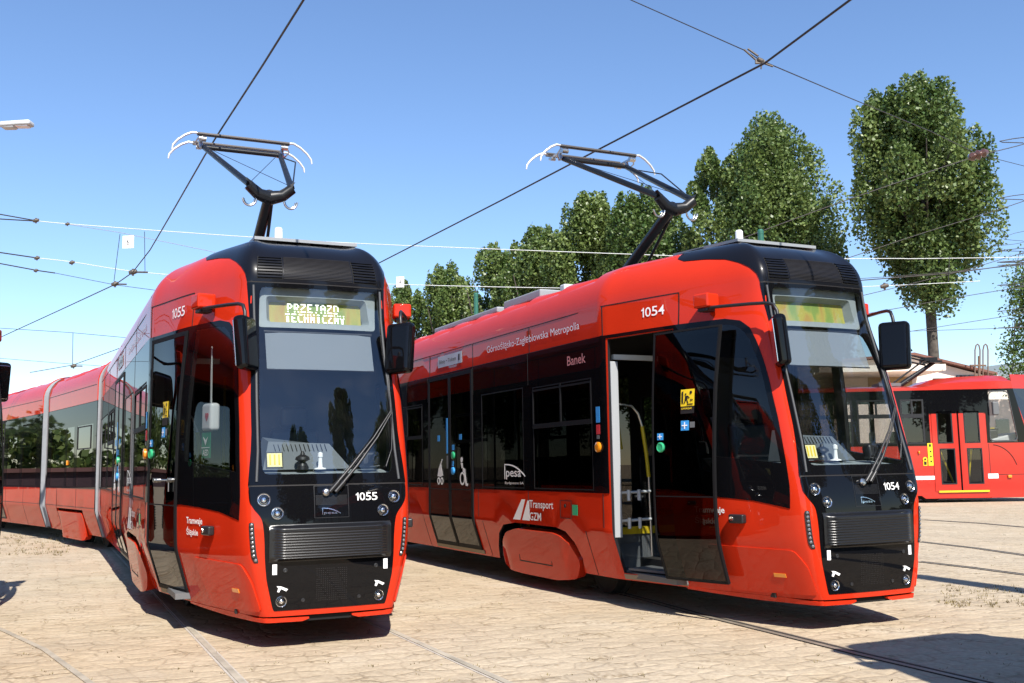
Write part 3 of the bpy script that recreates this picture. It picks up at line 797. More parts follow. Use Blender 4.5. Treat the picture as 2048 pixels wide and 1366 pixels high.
    m = MB(); box(m, (0, 6.4, 2.78), (2.1, 8.9, .04)); O("ceiling_panel", m, IGREY, root)
    for y in (3.3, 4.1, 8.0, 8.9, 9.8):
        for sx in (-.78, .78):
            s = MB(); box(s, (sx, y, .78), (.46, .44, .08), bev=.03); box(s, (sx, y + .24, 1.12), (.46, .07, .66), bev=.03); box(s, (sx, y, .55), (.3, .3, .45)); O("passenger_seat", s, BSAT, root)
    m = MB(); tube(m, [(.55, 3.4, 1.0), (.55, 3.4, 2.7)], .02, 8); tube(m, [(-.5, 5.3, .4), (-.5, 5.3, 2.7)], .02, 8); tube(m, [(.3, 7.2, .4), (.3, 7.2, 2.7)], .02, 8); O("grab_pole", m, HANDY, root)

def entrance(root):
    """what the open front door shows"""
    m = MB()
    def post(y0, x0, z0, z1): box(m, (x0, y0, (z0 + z1) / 2), (.16, .05, z1 - z0))
    box(m, (-1.085, 2.145, 1.50), (.085, .05, 1.70), bev=.008); O("door_jamb", m, JAMB, root)
    m = MB(); prism(m, [tuple(SIDE[-1].pt(-y, .33, -.04)) for y in np.linspace(1.33, 2.10, 8)] + [(-.2, 2.42, .33), (-.2, 1.33, .33)], (0, 0, .02)); box(m, (-.30, 2.47, .49), (1.5, .04, .38)); O("entrance_step", m, MGREY, root)
    m = MB(); box(m, (-.30, 2.455, .69), (1.5, .05, .07)); O("step_edge", m, YELLOW, root)
    P = [(-1.06, 2.22, 1.93), (-.95, 2.22, 1.935), (-.84, 2.22, 1.92), (-.77, 2.22, 1.85), (-.725, 2.22, 1.72)]
    m = MB(); tube(m, P + [(-.685, 2.22, 1.45), (-.665, 2.22, 1.22), (-.655, 2.22, .45)], .014, 8); O("grab_rail", m, STEEL, root)
    m = MB(); tube(m, [(-.725, 2.22, 1.72), (-.685, 2.22, 1.45), (-.665, 2.22, 1.22)], .020, 8); O("grab_rail_grip", m, HANDY, root)
    for z in (1.07, .80):
        m = MB(); tube(m, [(-1.06, 2.21, z), (-.66, 2.21, z + .01)], .014, 8)
        for k in (.35, .65): tube(m, [(-1.06 + .40 * k, 2.195, z + .03), (-1.06 + .40 * k, 2.195, z - .075)], .018, 8)
        O("hand_bar", m, LGREY, root)
    m = MB(); box(m, (-.80, 2.25, .80), (.45, .012, .75)); O("screen_glass", m, LENS, root)
    m = MB(); tube(m, [(-.92, 2.5, 2.4), (-.80, 2.5, 1.5)], .016, 8); O("grab_pole", m, HANDY, root)
    m = MB(); box(m, (-.80, 2.19, 2.40), (.52, .04, .05)); O("door_drive_cover", m, LGREY, root)

def rear_section(root, M, L, with_cover, name_lights):
    S_ = lambda: Surf(lambda t, v: tuple(M @ Vector((lambda p: (p[0], p[1] - 2.4, p[2]))(SF(t, v)))))
    B = S_()
    t1, t2 = 2.25, 2.25 + L
    for sg in (-1, 1):
        pass
    mb = MB(); lo = .25
    wins = {4: [(.35, 1.55), (1.75, 2.35), (2.5, 3.75)], 11: [(.5, 1.7), (1.9, 3.1), (5.3, 6.6), (6.9, 8.2)]}[4 if L < 6 else 11]
    doors = [] if L < 6 else [(3.4, 5.0)]
    for sg in (-1, 1):
        R_ = lambda a, va, b_, vb_: rect(*((sg * (t1 + a), va, sg * (t1 + b_), vb_) if sg > 0 else (sg * (t1 + b_), va, sg * (t1 + a), vb_)))
        holes = [R_(a, 1.10, b_, 2.23) for a, b_ in wins] + [R_(a, .33, b_, 2.57) for a, b_ in doors]
        if with_cover: holes.append(R_(1.0, .255, 3.1, .69))
        us = [sg * u for u in np.arange(t1, t2, .8)][::(1 if sg > 0 else -1)]
        patch(mb, B, R_(0, lo, L, 3.6), holes, 0, .035, us, GV, .8, .08, 0, 0, 1)
    e1 = [B.F(t1, v) for v in np.linspace(lo, 3.6, 24)]; e1b = [B.F(-t1, v) for v in np.linspace(3.6, lo, 24)]
    e2 = [B.F(t2, v) for v in np.linspace(lo, 3.6, 24)]; e2b = [B.F(-t2, v) for v in np.linspace(3.6, lo, 24)]
    ring = e1 + e1b; mb.add(ring, [tuple(range(len(ring)))], 3); ring = e2 + e2b; mb.add(ring, [tuple(range(len(ring)))[::-1]], 3)
    mb.add([B.F(-t1, 3.6), B.F(t1, 3.6), B.F(t2, 3.6), B.F(-t2, 3.6)], [(0, 1, 2, 3)], 2)
    body = O("rear_body_shell", mb, [RED, IGREY, MGREY, UNDER], root)
    for sg in (-1, 1):
        R_ = lambda a, va, b_, vb_: rect(*((sg * (t1 + a), va, sg * (t1 + b_), vb_) if sg > 0 else (sg * (t1 + b_), va, sg * (t1 + a), vb_)))
        m = MB(); hs = [R_(a + .01, 1.11, b_ - .01, 2.22) for a, b_ in wins]
        for seg in ([(.02, L - .02)] if not doors else [(.02, doors[0][0] - .015), (doors[0][1] + .015, L - .02)]):
            hh = [h for h, (a, b_) in zip(hs, wins) if a > seg[0] and b_ < seg[1]]
            patch(m, B, R_(seg[0], 1.072, seg[1], 2.607), hh, .004, .008, [], [], 1, .4)
        O("window_band", m, BLACK, body)
        for a, b_ in wins:
            g = MB(); patch(g, B, R_(a, 1.10, b_, 2.23), [], .001, 0, [], [], 1, .5); o = O("window", g, SGLASS, body)
        for a, b_ in doors:
            for q in ((a, (a + b_) / 2 - .01), ((a + b_) / 2 + .01, b_)):
                g = MB(); patch(g, B, R_(q[0], .33, q[1], 2.57), [], .008, 0, [], GV, 1, .06); o = O("passenger_door", g, DGLASS, body)
        s = MB()
        patch(s, B, R_(.02, 2.896, L - .02, 2.905), [], .0025, .004, [], [], 1, .4); patch(s, B, R_(.02, 2.604, L - .02, 2.612), [], .005, .004, [], [], 1, .4)
        patch(s, B, R_(.02, .735, L - .02, .742), [], .0025, .004, [], [], 1, .4)
        for y in np.arange(1.5, L, 1.6): patch(s, B, R_(y, .255, y + .008, 1.07), [], .0025, .004, [], GV, 1, .05)
        if L < 6:
            f = lambda a, b_: patch(s, B, R_(*a), [R_(a[0] + .02, a[1] + .02, a[2] - .02, a[3] - .02)], .012, .014, [], [], 1, .4)
            f((.5, 1.78, 1.5, 2.2), 0)
        for a, b_ in doors:
            for q in ((a, (a + b_) / 2 - .01), ((a + b_) / 2 + .01, b_)): patch(s, B, R_(q[0], .33, q[1], 2.57), [R_(q[0] + .03, .36, q[1] - .03, 2.54)], .012, .01, [], GV, 1, .06)
            patch(s, B, R_(a - .03, 2.57, b_ + .03, 2.60), [], .03, .03, [], [], 1, .4)
        O("panel_gap", s, SEAM, body)
        m = MB(); patch(m, B, R_(0, 2.61, .07, 3.6), [], .035, .045, [], GV, 1, .06); O("end_collar", m, RED, body)
        m = MB(); patch(m, B, R_(0, .255, .05, 2.60), [], .02, .03, [], GV, 1, .06); O("end_seal", m, FRAMEM, body)
        if with_cover:
            cv = R_(1.05, .17, 3.05, .64); 
            def co(u, v):
                y = abs(u) - t1; e = min(sstep(1.0, 1.4, y + .3 * (.65 - v)), sstep(3.1, 2.7, y)); return .010 + e * (.015 + .17 * max(0, .66 - v))
            m = MB(); patch(m, B, rounded(cv, .12), [], co, .12, None, None, .15, .05); O("bogie_cover", m, RED, body)
        m = MB(); Pp, n = B.pn(sg * (t1 + L * .55), 1.55, .01); box(m, Pp, (.03, .06, .09), bev=.01); O("side_marker", m, AMBER, body)

def bellows(root, A, Bm, n=9):
    """corrugated connection between two car bodies: A(v), Bm(v) give the two end outlines"""
    vs_ = np.concatenate([np.linspace(.26, .66, 5), np.linspace(.7, 2.9, 6), np.linspace(2.98, 3.6, 9)])
    rings = []
    for i in range(n * 2 + 1):
        k = i / (n * 2); ins = .012 if i % 2 else .045
        if i in (0, n * 2): ins = -.02
        ring = []
        for sg in (1, -1):
            for v in (vs_ if sg > 0 else vs_[::-1]):
                p = np.array(A(sg, v)) * (1 - k) + np.array(Bm(sg, v)) * k
                ring.append((p, ins, sg, v))
        c = np.mean([r[0] for r in ring], 0)
        out = []
        for p, ins, sg, v in ring:
            d = c - p; d[2] *= .6; d /= np.linalg.norm(d); out.append(p + d * ins)
        rings.append(out)
    m = MB(); W = len(rings[0])
    for i in range(len(rings) - 1):
        vv = rings[i] + rings[i + 1]; m.add(vv, [(k, k + 1, W + k + 1, W + k) for k in range(W - 1)])
    return O("bellows", m, BELL, root)

def build_tram(name, x, y, w, label, number, is_open, dest, banek, aed, sections, group, panto={}):
    root = E(name, (x, y, 0), w, label, "tram", group)
    body_shell(root)
    # ---- front: hood, windscreen, mask
    HE = mask_edge(2.895, 3.0) + [(1.0, 3.0 - .04), (1.045, 3.035), (1.10, 3.10), (1.175, 3.163), (1.30, 3.208), (1.44, 3.238), (1.50, 3.3), (1.50, 3.6)]
    HE = [p for p in HE if p[1] < 2.955] + [(.985, 2.965), (1.01, 3.0), (1.045, 3.043), (1.10, 3.100), (1.175, 3.163), (1.30, 3.208), (1.44, 3.236), (1.50, 3.30), (1.50, 3.58)]
    m = MB(); patch(m, BODY, sym(HE), [], .005, .010, GT, GV, .07, .05); hood = O("roof_hood", m, HOOD, root)
    m = MB()
    for k in range(17): strip(m, FRONT, -.29, 2.925 + k * .0125, .29, 2.929 + k * .0125, .0075, .003, su=.1)
    O("hood_rib", m, SEAM, hood)
    for sx in (-1, 1):
        m = MB(); patch(m, FRONT, rect(*sorted((sx * .30, sx * .51))[:1], 2.918, sorted((sx * .30, sx * .51))[1], 3.128), [], .006, .003, None, None, .08, .06, 1)
        for k in range(8): strip(m, FRONT, sx * .305, 2.93 + k * .0255, sx * .505, 2.942 + k * .0255, .016, .012, 0, su=.08)
        O("vent_grille", m, [HOOD, DARK], root)
    m = MB(); patch(m, BODY, WS_OUT(), [WS_HOLE()], .005, .010, GT, GV, .06, .06)
    O("windscreen_surround", m, BLACK, root)
    m = MB(); patch(m, BODY, [(t * 1.005, v) for t, v in WS_HOLE()], [], .003, 0, GT, GV, .06, .06); O("windscreen", m, WGLASS, root)
    s = MB()
    patch(s, BODY, [(-.960, 2.872), (.960, 2.872), (.962, 2.905), (-.962, 2.905)], [], .0035, .003, GT, [], .06, .05)
    patch(s, BODY, [(-.932, 1.215), (.932, 1.215), (.934, 1.245), (-.934, 1.245)], [], .0035, .003, GT, [], .06, .05)
    O("hood_gap", s, SEAM, root)
    m = MB(); patch(m, BODY, rounded(sym(mask_edge(.293, 1.225)), .03), [], .005, .010, GT, GV, .06, .06); mask = O("front_mask", m, BLACK, root)
    # pillar trims
    for sx in (-1, 1):
        m = MB(); tube(m, [BODY.pt(sx * t, v, .008) for t, v in [(.845, 1.26), (.815, 1.5), (.815, 1.9), (.83, 2.3), (.86, 2.6), (.885, 2.86)]], .011, 6); O("pillar_trim", m, RUBBER, root)
    # ribbed grille
    def go(u, v):
        e = sstep(.935, .90, v) * sstep(.655, .685, v); k = sstep(.745, .60, abs(u) / .62)
        e2 = e * (.018 + .030 * k); r_ = max(0, sin((v - .675) / .0205 * 2 * pi)) * .0055 if .68 < v < .888 else 0
        return .007 + e2 + r_ * k
    m = MB(); patch(m, FRONT, rect(-.478, .655, .478, .937), [], go, .02, np.concatenate([np.arange(-.46, -.36, .02), np.arange(-.36, .37, .12), np.arange(.38, .47, .02)]), list(np.arange(.66, .935, .0041)), .12, .03)
    O("front_grille", m, GRILL, root)
    m = MB()
    frame_rect(m, FRONT, -.137, .975, .137, 1.222, .004, .0062, .002)
    for k in range(9): strip(m, FRONT, -.125, 1.075 + k * .0085, .125, 1.078 + k * .0085, .0066, .002)
    O("louvre_cover", m, BSAT, mask); m = MB()
    for i in range(15):
        for j in range(16):
            if (j * 7 + i * 3) % 11 == 0: continue
            strip(m, FRONT, -.119 + i * .0165, .352 + j * .0158, -.111 + i * .0165, .357 + j * .0158, .0062, .001)
    O("perforated_vent", m, SEAM, mask)
    m = MB()                                                # swoosh emblem and lettering below it
    arc = [(-.075 + .145 * k / 14, 1.052 - .042 * (k / 14) ** 2.2) for k in range(15)]
    L = arc + [(x_ - .004, v_ - .0055) for x_, v_ in arc[::-1]]
    patch(m, FRONT, L[::-1] if True else L, [], .007, .001, [], [], .05, .05); strip(m, FRONT, -.0755, 1.0, -.071, 1.05, .007, .001)
    put_text(m, "pesa", lambda a, b_: FRONT.pn(-.062 + .105 * a, .998 + .020 * b_, .007), 0, .01)
    O("front_emblem", m, CHROME, root)
    m = MB(); put_number(m, number, lambda a, b_: FRONT.pn(.192 + .182 * a, 1.100 + .060 * b_, .0075)); O("front_number", m, WHITE, root)
    for sx in (-1, 1):
        headlamp(root, sx * .517, 1.124, .047); headlamp(root, sx * .418, 1.020, .044); headlamp(root, sx * .382, .361, .040)
        # LED column
        def lt(v): return sx * (.905 + (.02 if v < .7 else 0) - .05 * max(0, .715 - v))
        ed = [( .945, .957), (.945, .70), (.925, .655), (.875, .655), (.885, .70), (.893, .957)]
        m = MB(); L = rounded([(sx * t, v) for t, v in ed], .018); ar = sum(L[i][0] * L[(i + 1) % len(L)][1] - L[(i + 1) % len(L)][0] * L[i][1] for i in range(len(L)))
        patch(m, BODY, L if ar > 0 else L[::-1], [], .004, .006, None, None, .05, .05); o = O("indicator_strip", m, BSAT, root)
        m = MB()
        for k in range(9):
            v = .94 - k * .033; t = .919 if v > .70 else .905
            P, n = BODY.pn(sx * t, v, .004); lathe(m, P, n, [(.013, 0), (.012, .004), (.006, .009), (0, .010)], 10)
        O("indicator_lamp", m, LAMPG, o)
        m = MB(); P, n = FRONT.pn(sx * .435, .600, .008); strip(m, FRONT, sx * .418, .563, sx * .452, .640, .010, .006); O("white_reflector", m, WREFL, root)
        m = MB(); P, n = FRONT.pn(sx * .356, .592, 0); lathe(m, P, n, [(.017, .004), (.017, .010), (.010, .012), (0, .009)], 12); P, n = FRONT.pn(sx * .219, .363, 0); lathe(m, P, n, [(.015, .004), (.015, .010), (.008, .011), (0, .009)], 12); O("mask_bolt", m, BSAT, root)
        x0 = -.418 if sx < 0 else .342
        m = MB(); q = [(x0, .462), (x0 + .068, .462), (x0 + .082, .434), (x0 + .060, .432), (x0 + .046, .447), (x0 + .016, .447), (x0 + .016, .428), (x0, .428)]
        q = [(x0, .478), (x0 + .035, .474), (x0 + .084, .452), (x0 + .070, .437), (x0 + .032, .457), (x0 + .018, .432), (x0 + .004, .436), (x0 + .012, .462)]
        ar = sum(q[i][0] * q[(i + 1) % 8][1] - q[(i + 1) % 8][0] * q[i][1] for i in range(8))
        patch(m, FRONT, q if ar > 0 else q[::-1], [], .014, .008, [], [], .2, .2); O("coupling_mark", m, WHITE, root)
        mirror(root, sx)
        # cab side window: black surround and clear pane
        m = MB(); outer = cabwin_poly(sx); hole = inset_t(sx)
        ar = sum(outer[i][0] * outer[(i + 1) % len(outer)][1] - outer[(i + 1) % len(outer)][0] * outer[i][1] for i in range(len(outer)))
        patch(m, BODY, outer if ar > 0 else outer[::-1], [hole], .004, .008, GT, GV, .06, .06); o = O("cab_window_surround", m, BLACK, root)
        ar = sum(hole[i][0] * hole[(i + 1) % len(hole)][1] - hole[(i + 1) % len(hole)][0] * hole[i][1] for i in range(len(hole)))
        m = MB(); patch(m, BODY, hole if ar > 0 else hole[::-1], [], .002, 0, GT, GV, .06, .06); O("cab_window", m, CGLASS, root)
        m = MB(); P, n = BODY.pn(sx * 1.272, .88, .025); R = Matrix.Rotation(radians(sx * 14), 3, 'Z') @ Matrix.Rotation(0, 3, 'X')
        box(m, P, (.055, .155, .075), Matrix.Rotation(-sx * radians(14), 3, 'Z'), .014); c = O("side_camera", m, BSAT, root)
        P, n = BODY.pn(sx * 1.29, .882, .052); m = MB(); lathe(m, P, n, [(.020, 0), (.018, .006), (0, .003)], 12); O("camera_lens", m, CHROME, c)
        m = MB(); strip(m, SIDE[sx], sx * .255, .418, sx * .365, .448, .015, .005); O("side_marker", m, AMBER, root)
        # bumper lip below a dark slot
        m = MB()
        ed = [(.32, .222), (.42, .205), (1.25, .207), (1.60, .236), (1.60, .252), (1.12, .249), (1.03, .238), (.32, .234)]; L = [(sx * t, v) for t, v in ed]; ar = sum(L[i][0] * L[(i + 1) % 8][1] - L[(i + 1) % 8][0] * L[i][1] for i in range(8))
        patch(m, BODY, L if ar > 0 else L[::-1], [], .003, .10, GT, [], .06, .05); O("bumper_lip", m, RED, root)
        # lower side apron in front of the door
        ed = [(1.445, .655), (1.05, .640), (.985, .50), (.955, .29), (1.36, .275)]; L = rounded([(sx * t, v) for t, v in ed], .03); ar = sum(L[i][0] * L[(i + 1) % len(L)][1] - L[(i + 1) % len(L)][0] * L[i][1] for i in range(len(L)))
        m = MB(); patch(m, BODY, L if ar > 0 else L[::-1], [], .010, .012, GT, GV, .05, .05); O("front_apron", m, RED, root)
    m = MB(); ap = [BODY.pt(t, .24, -.02) for t in np.linspace(-1.3, 1.3, 25)]; m.add([tuple(p) for p in ap], [tuple(range(len(ap)))[::-1]]); 
    m.add([tuple(BODY.pt(t, .262, -.03)) for t in np.linspace(-1.3, 1.3, 25)] + [tuple(BODY.pt(t, .20, -.03)) for t in np.linspace(-1.3, 1.3, 25)], [(k, 25 + k, 26 + k, k + 1) for k in range(24)])
    O("bumper_slot", m, DARK, root)
    # wipers
    for k, (dx, dv) in enumerate(((0, 0), (.045, -.002))):
        m = MB(); a = [FRONT.pt(-.02 + dx, 1.168 + dv, .035), FRONT.pt(.16 + dx, 1.36, .05), FRONT.pt(.36 + dx * .7, 1.585, .05), FRONT.pt(.525, 1.79 + (.012 if k == 0 else -.01), .045)]
        tube(m, a, [.014, .012, .008, .006], 6); tube(m, [FRONT.pt(-.02 + dx, 1.168 + dv, .035), FRONT.pt(.05 + dx, 1.24, .045)], .018, 6)
        o = O("wiper_arm", m, BSAT, root)
    m = MB(); tube(m, [FRONT.pt(.545, 1.80, .035), FRONT.pt(.52, 1.5, .018), FRONT.pt(.46, 1.36, .018)], .006, 5); tube(m, [FRONT.pt(.535, 1.78, .03), FRONT.pt(.548, 2.1, .016), FRONT.pt(.55, 2.3, .016)], .006, 5); O("wiper_blade", m, BSAT, root)
    m = MB(); P, n = FRONT.pn(-.045, 1.168, 0); lathe(m, P, n, [(.03, .003), (.03, .03), (.02, .042), (0, .045)], 14); O("wiper_pivot", m, STEEL, root)
    # ---- sides
    for sg in (-1, 1):
        side_glazing(root, sg, is_open)
        front_door(root, sg, is_open and sg < 0)
    entrance(root)
    m = MB(); put_number(m, number, lambda a, b_: SIDE[-1].pn(-(1.685 - .28 * a), 2.722 + .09 * b_, .006)); O("side_number", m, WHITE, root)
    side_text(root, "side_lettering", "Tramwaje", 1.062, .745, .905, .975, WHITE, .022); side_text(root, "side_lettering", "Śląskie", 1.062, .830, .815, .895, WHITE, .022)
    side_text(root, "side_lettering", "Górnośląsko-Zagłębiowska Metropolia", 4.975, 2.632, 2.705, 2.822, WHITE, .0)
    side_text(root, "side_lettering", "Transport", 3.865, 3.295, .862, .972, WHITE, .01); side_text(root, "side_lettering", "GZM", 3.865, 3.585, .752, .838, WHITE, .01)
    m = MB()
    for q in ([(4.30, .745), (4.11, .745), (3.975, .975), (4.065, .975)], [(4.06, .745), (3.87, .745), (3.875, .965), (3.915, .965)]):
        L = [(-a, b_) for a, b_ in q]; ar = sum(L[i][0] * L[(i + 1) % len(L)][1] - L[(i + 1) % len(L)][0] * L[i][1] for i in range(len(L)))
        patch(m, SIDE[-1], L if ar > 0 else L[::-1], [], .006, .001, [], [], .5, .2)
    O("side_logo", m, WHITE, root)
    m = MB(); arc = [(4.50 - .54 * k / 16 * 1.0, 1.375 - .135 * (k / 16) ** 2.4) for k in range(17)]
    L = [(-a, b_) for a, b_ in arc] + [(-(a + .006), b_ - .014) for a, b_ in arc[::-1]]; patch(m, SIDE[-1], L[::-1], [], .008, .001, [], [], .3, .2)
    strip(m, SIDE[-1], -4.51, 1.20, -4.494, 1.375, .008, .001)
    put_text(m, "pesa", lambda a, b_: SIDE[-1].pn(-(4.465 - .40 * a), 1.195 + .10 * b_, .008), 0, .01); put_text(m, "Bydgoszcz SA", lambda a, b_: SIDE[-1].pn(-(4.50 - .50 * a), 1.135 + .035 * b_, .008), 0, 0)
    O("maker_emblem", m, WHITE, root)
    if banek: side_text(root, "name_lettering", "Banek", 2.905, 2.515, 2.375, 2.475, PINKL, .01, .008)
    m = MB(); strip(m, SIDE[-1], -6.64, 2.70, -5.78, 2.85, .006, .002, su=.5); o = O("ticket_sign", m, LGREY, root)
    side_text(root, "sign_lettering", "Bilety • Tickets", 6.58, 5.98, 2.735, 2.80, SEAM, 0, .009, parent=o); m = MB(); strip(m, SIDE[-1], -5.90, 2.735, -5.855, 2.82, .0085, .001); O("ticket_symbol", m, SEAM, o)
    for a in ((2.262, 1.76, 2.335, 1.915, BLUE), (2.265, 1.645, 2.335, 1.74, REDS), (2.28, 1.60, 2.33, 1.638, MGREY), (6.28, 1.53, 6.335, 2.0, BLUE), (6.28, 1.33, 6.33, 1.50, MGREY), (6.06, 1.57, 6.13, 1.64, BLUE), (6.58, 1.70, 6.66, 1.78, BLUE), (5.80, 1.70, 5.88, 1.77, BLUE), (6.08, 1.36, 6.14, 1.43, BLUE)):
        m = MB(); strip(m, SIDE[-1], -a[0], a[1], -a[2], a[3], .016 if a[0] > 5 else .0085, .002, su=.5); O("info_sticker", m, a[4], root)
    for yy, vv, mt in ((6.095, 1.50, GREEN), (6.105, 1.30, BLUE), (2.30, 1.52, AMBER)):
        m = MB(); P, n = SIDE[-1].pn(-yy, vv, .014); lathe(m, P, n, [(.05, -.01), (.05, .01), (.03, .018), (0, .018)], 16); O("door_button", m, mt, root)
    m = MB(); frame_rect(m, SIDE[-1], -3.145, .80, -2.90, .985, .006, .003, .003); P, n = SIDE[-1].pn(-3.03, .93, .004); lathe(m, P, n, [(.02, 0), (.02, .006), (0, .006)], 10); O("service_flap", m, SEAM, root)
    m = MB(); strip(m, SIDE[-1], -2.878, .84, -2.768, .945, .004, .002); O("green_sticker", m, GREEN, root)
    # pram and wheelchair marks on the double door
    m = MB(); Sd = SIDE[-1]; od = .018
    def dot(yc, vc, r0, r1):
        loop = [(-(yc) + r1 * cos(a), vc + r1 * sin(a)) for a in np.linspace(0, 2 * pi, 16, endpoint=False)]; hole = [(-(yc) + r0 * cos(a), vc + r0 * sin(a)) for a in np.linspace(0, 2 * pi, 16, endpoint=False)] if r0 else None
        patch(m, Sd, loop, [hole] if hole else [], od, .001, [], [], .3, .3)
    def pl(q):
        L = [(-a, b_) for a, b_ in q]; ar = sum(L[i][0] * L[(i + 1) % len(L)][1] - L[(i + 1) % len(L)][0] * L[i][1] for i in range(len(L))); patch(m, Sd, L if ar > 0 else L[::-1], [], od, .001, [], [], .5, .5)
    dot(6.62, 1.165, .03, .05); dot(6.50, 1.165, .03, .05); pl([(6.66, 1.23), (6.62, 1.33), (6.53, 1.42), (6.50, 1.33), (6.46, 1.24), (6.54, 1.22)]); pl([(6.53, 1.42), (6.49, 1.46), (6.47, 1.45), (6.51, 1.40)])
    O("door_pictogram", m, WHITE, root); m = MB()
    dot(5.80, 1.44, 0, .035); dot(5.78, 1.20, .06, .085); pl([(5.83, 1.40), (5.77, 1.40), (5.76, 1.28), (5.68, 1.28), (5.68, 1.32), (5.75, 1.34), (5.80, 1.33)]); pl([(5.72, 1.28), (5.68, 1.28), (5.64, 1.14), (5.60, 1.14), (5.60, 1.11), (5.67, 1.11)])
    O("door_pictogram", m, WHITE, root)
    # ---- roof
    m = MB()
    P = [(-.445, .945, 3.355), (.475, .945, 3.355), (.40, 2.05, 3.43), (-.40, 2.05, 3.43)]
    prism(m, P, (0, 0, .028)); ac = O("air_conditioner", m, ALU, root)
    m = MB(); prism(m, [(-.44, 1.5, 3.34), (.44, 1.5, 3.34), (.52, 2.6, 3.34), (-.52, 2.6, 3.34)], (0, 0, .07))
    for sx in (-.3, 0, .3): box(m, (sx, 1.25, 3.35), (.12, .5, .05))
    lathe(m, (.22, 1.45, 3.40), (0, 0, 1), [(.14, 0), (.14, .035), (.10, .05), (0, .052)], 20)
    O("condenser_base", m, BSAT, ac)
    m = MB(); lathe(m, (-.17, 1.27, 3.38), (0, 0, 1), [(.045, 0), (.045, .03), (.038, .04), (.036, .155), (.025, .17), (0, .175)], 14); O("antenna", m, WHITE, root)
    for (y0, y1, h) in ((4.35, 5.4, .11), (5.6, 7.9, .08)):
        m = MB(); box(m, (-.2, (y0 + y1) / 2, 3.35 + h / 2), (1.1, y1 - y0, h), bev=.02)
        for k in range(int((y1 - y0) / .25)): box(m, (-.2, y0 + .15 + k * .25, 3.35 + h + .004), (1.0, .03, .012))
        O("roof_box", m, ALU, root)
    m = MB(); box(m, (-.45, 4.2, 3.42), (.16, .12, .16), bev=.02); O("roof_isolator", m, LGREY, root)
    pantograph(root, **panto)
    cab_interior(root, dict(dest=dest))
    if aed:
        m = MB(); P, n = BODY.pn(-1.355, 1.805, -.10); box(m, P, (.09, .20, .235), Matrix.Rotation(radians(14), 3, 'Z'), .03); c = O("aed_case", m, WREFL, root)
        m = MB(); N3 = np.array([-.968, -.25, 0]); U3 = np.array([.25, -.968, 0]); P0 = P + N3 * .048
        hp = []
        for k in range(24):
            t = 2 * pi * k / 24; hx_ = 16 * sin(t) ** 3; hy_ = 13 * cos(t) - 5 * cos(2 * t) - 2 * cos(3 * t) - cos(4 * t); hp.append(P0 + U3 * (hx_ * .0021 + .03) + np.array([0, 0, hy_ * .0024 + .005]))
        prism(m, hp, N3 * .003); O("heart_mark", m, REDS, c)
        m = MB(); pts = [P + np.array([0, 0, .12])]; 
        tube(m, [P + np.array([.0, .02, .115]), P + np.array([.0, .03, .35]), P + np.array([.0, .01, .60])], .006, 6); tube(m, [P + np.array([.0, -.02, .115]), P + np.array([.0, -.01, .35]), P + np.array([.0, .01, .60])], .006, 6); O("hanging_strap", m, LGREY, c)
        m = MB(); P2, n = BODY.pn(-1.345, 1.565, -.05); box(m, P2, (.006, .175, .21), Matrix.Rotation(radians(14), 3, 'Z')); sgn = O("aed_sign", m, AEDG, root)
        m = MB(); q0 = P2 + N3 * .006
        put_text(m, "AED", lambda a, b_: (q0 + U3 * (-.06 + .12 * a) + np.array([0, 0, -.085 + .05 * b_]), N3), 0, .02)
        prism(m, [q0 + U3 * -.085 + np.array([0, 0, -.022]), q0 + U3 * .085 + np.array([0, 0, -.022]), q0 + U3 * .085 + np.array([0, 0, -.016]), q0 + U3 * -.085 + np.array([0, 0, -.016])], N3 * .002)
        prism(m, [q0 + U3 * -.05 + np.array([0, 0, .07]), q0 + U3 * 0 + np.array([0, 0, .0]), q0 + U3 * .05 + np.array([0, 0, .07]), q0 + U3 * .0 + np.array([0, 0, .04])], N3 * .002); O("sign_lettering", m, WHITE, sgn)
    bogie(root, 3.93)
    m = MB(); box(m, (0, 1.55, .33), (1.3, 2.3, .18)); box(m, (0, 8.4, .33), (1.9, 4.8, .2)); box(m, (0, 9.6, .25), (1.6, 1.2, .2)); O("underframe_block", m, UNDER, root)  # dark boxes added so that no light passes under the tram
    if sections:
        prevB = lambda sg, v: SF(sg * (2 + BODY_END - 2.2), v)
        cx, cy, ang = 0., BODY_END, 0.
        for k, (dang, L, cover) in enumerate(sections):
            ang0 = ang; ang = radians(dang)
            # joint centre lies half a gap behind the previous body
            jx, jy = cx - sin(ang0) * .22, cy + cos(ang0) * .22
            ox, oy = jx - sin(ang) * .22, jy + cos(ang) * .22
            M = Matrix.Translation((ox, oy, 0)) @ Matrix.Rotation(ang, 4, 'Z')
            start = (lambda M: lambda sg, v: tuple(M @ Vector((lambda p: (p[0], 0, p[2]))(SF(sg * 3.0, v)))))(M)
            bellows(root, prevB, start)
            M2 = M @ Matrix.Translation((0, -.05, 0))
            rear_section(root, M2, L, cover, None)
            bogie(root, 2.05 if L < 6 else 7, M)
            m = MB(); box(m, (0, L / 2, .33), (1.9, L - .3, .2)); O("underframe_block", m, UNDER, root, M=M)  # box added to stop light below the rear section
            prevB = (lambda M, L: lambda sg, v: tuple(M @ Vector((lambda p: (p[0], L, p[2]))(SF(sg * 3.0, v)))))(M, L)
            cx, cy = ox - sin(ang) * L, oy + cos(ang) * L
    return root

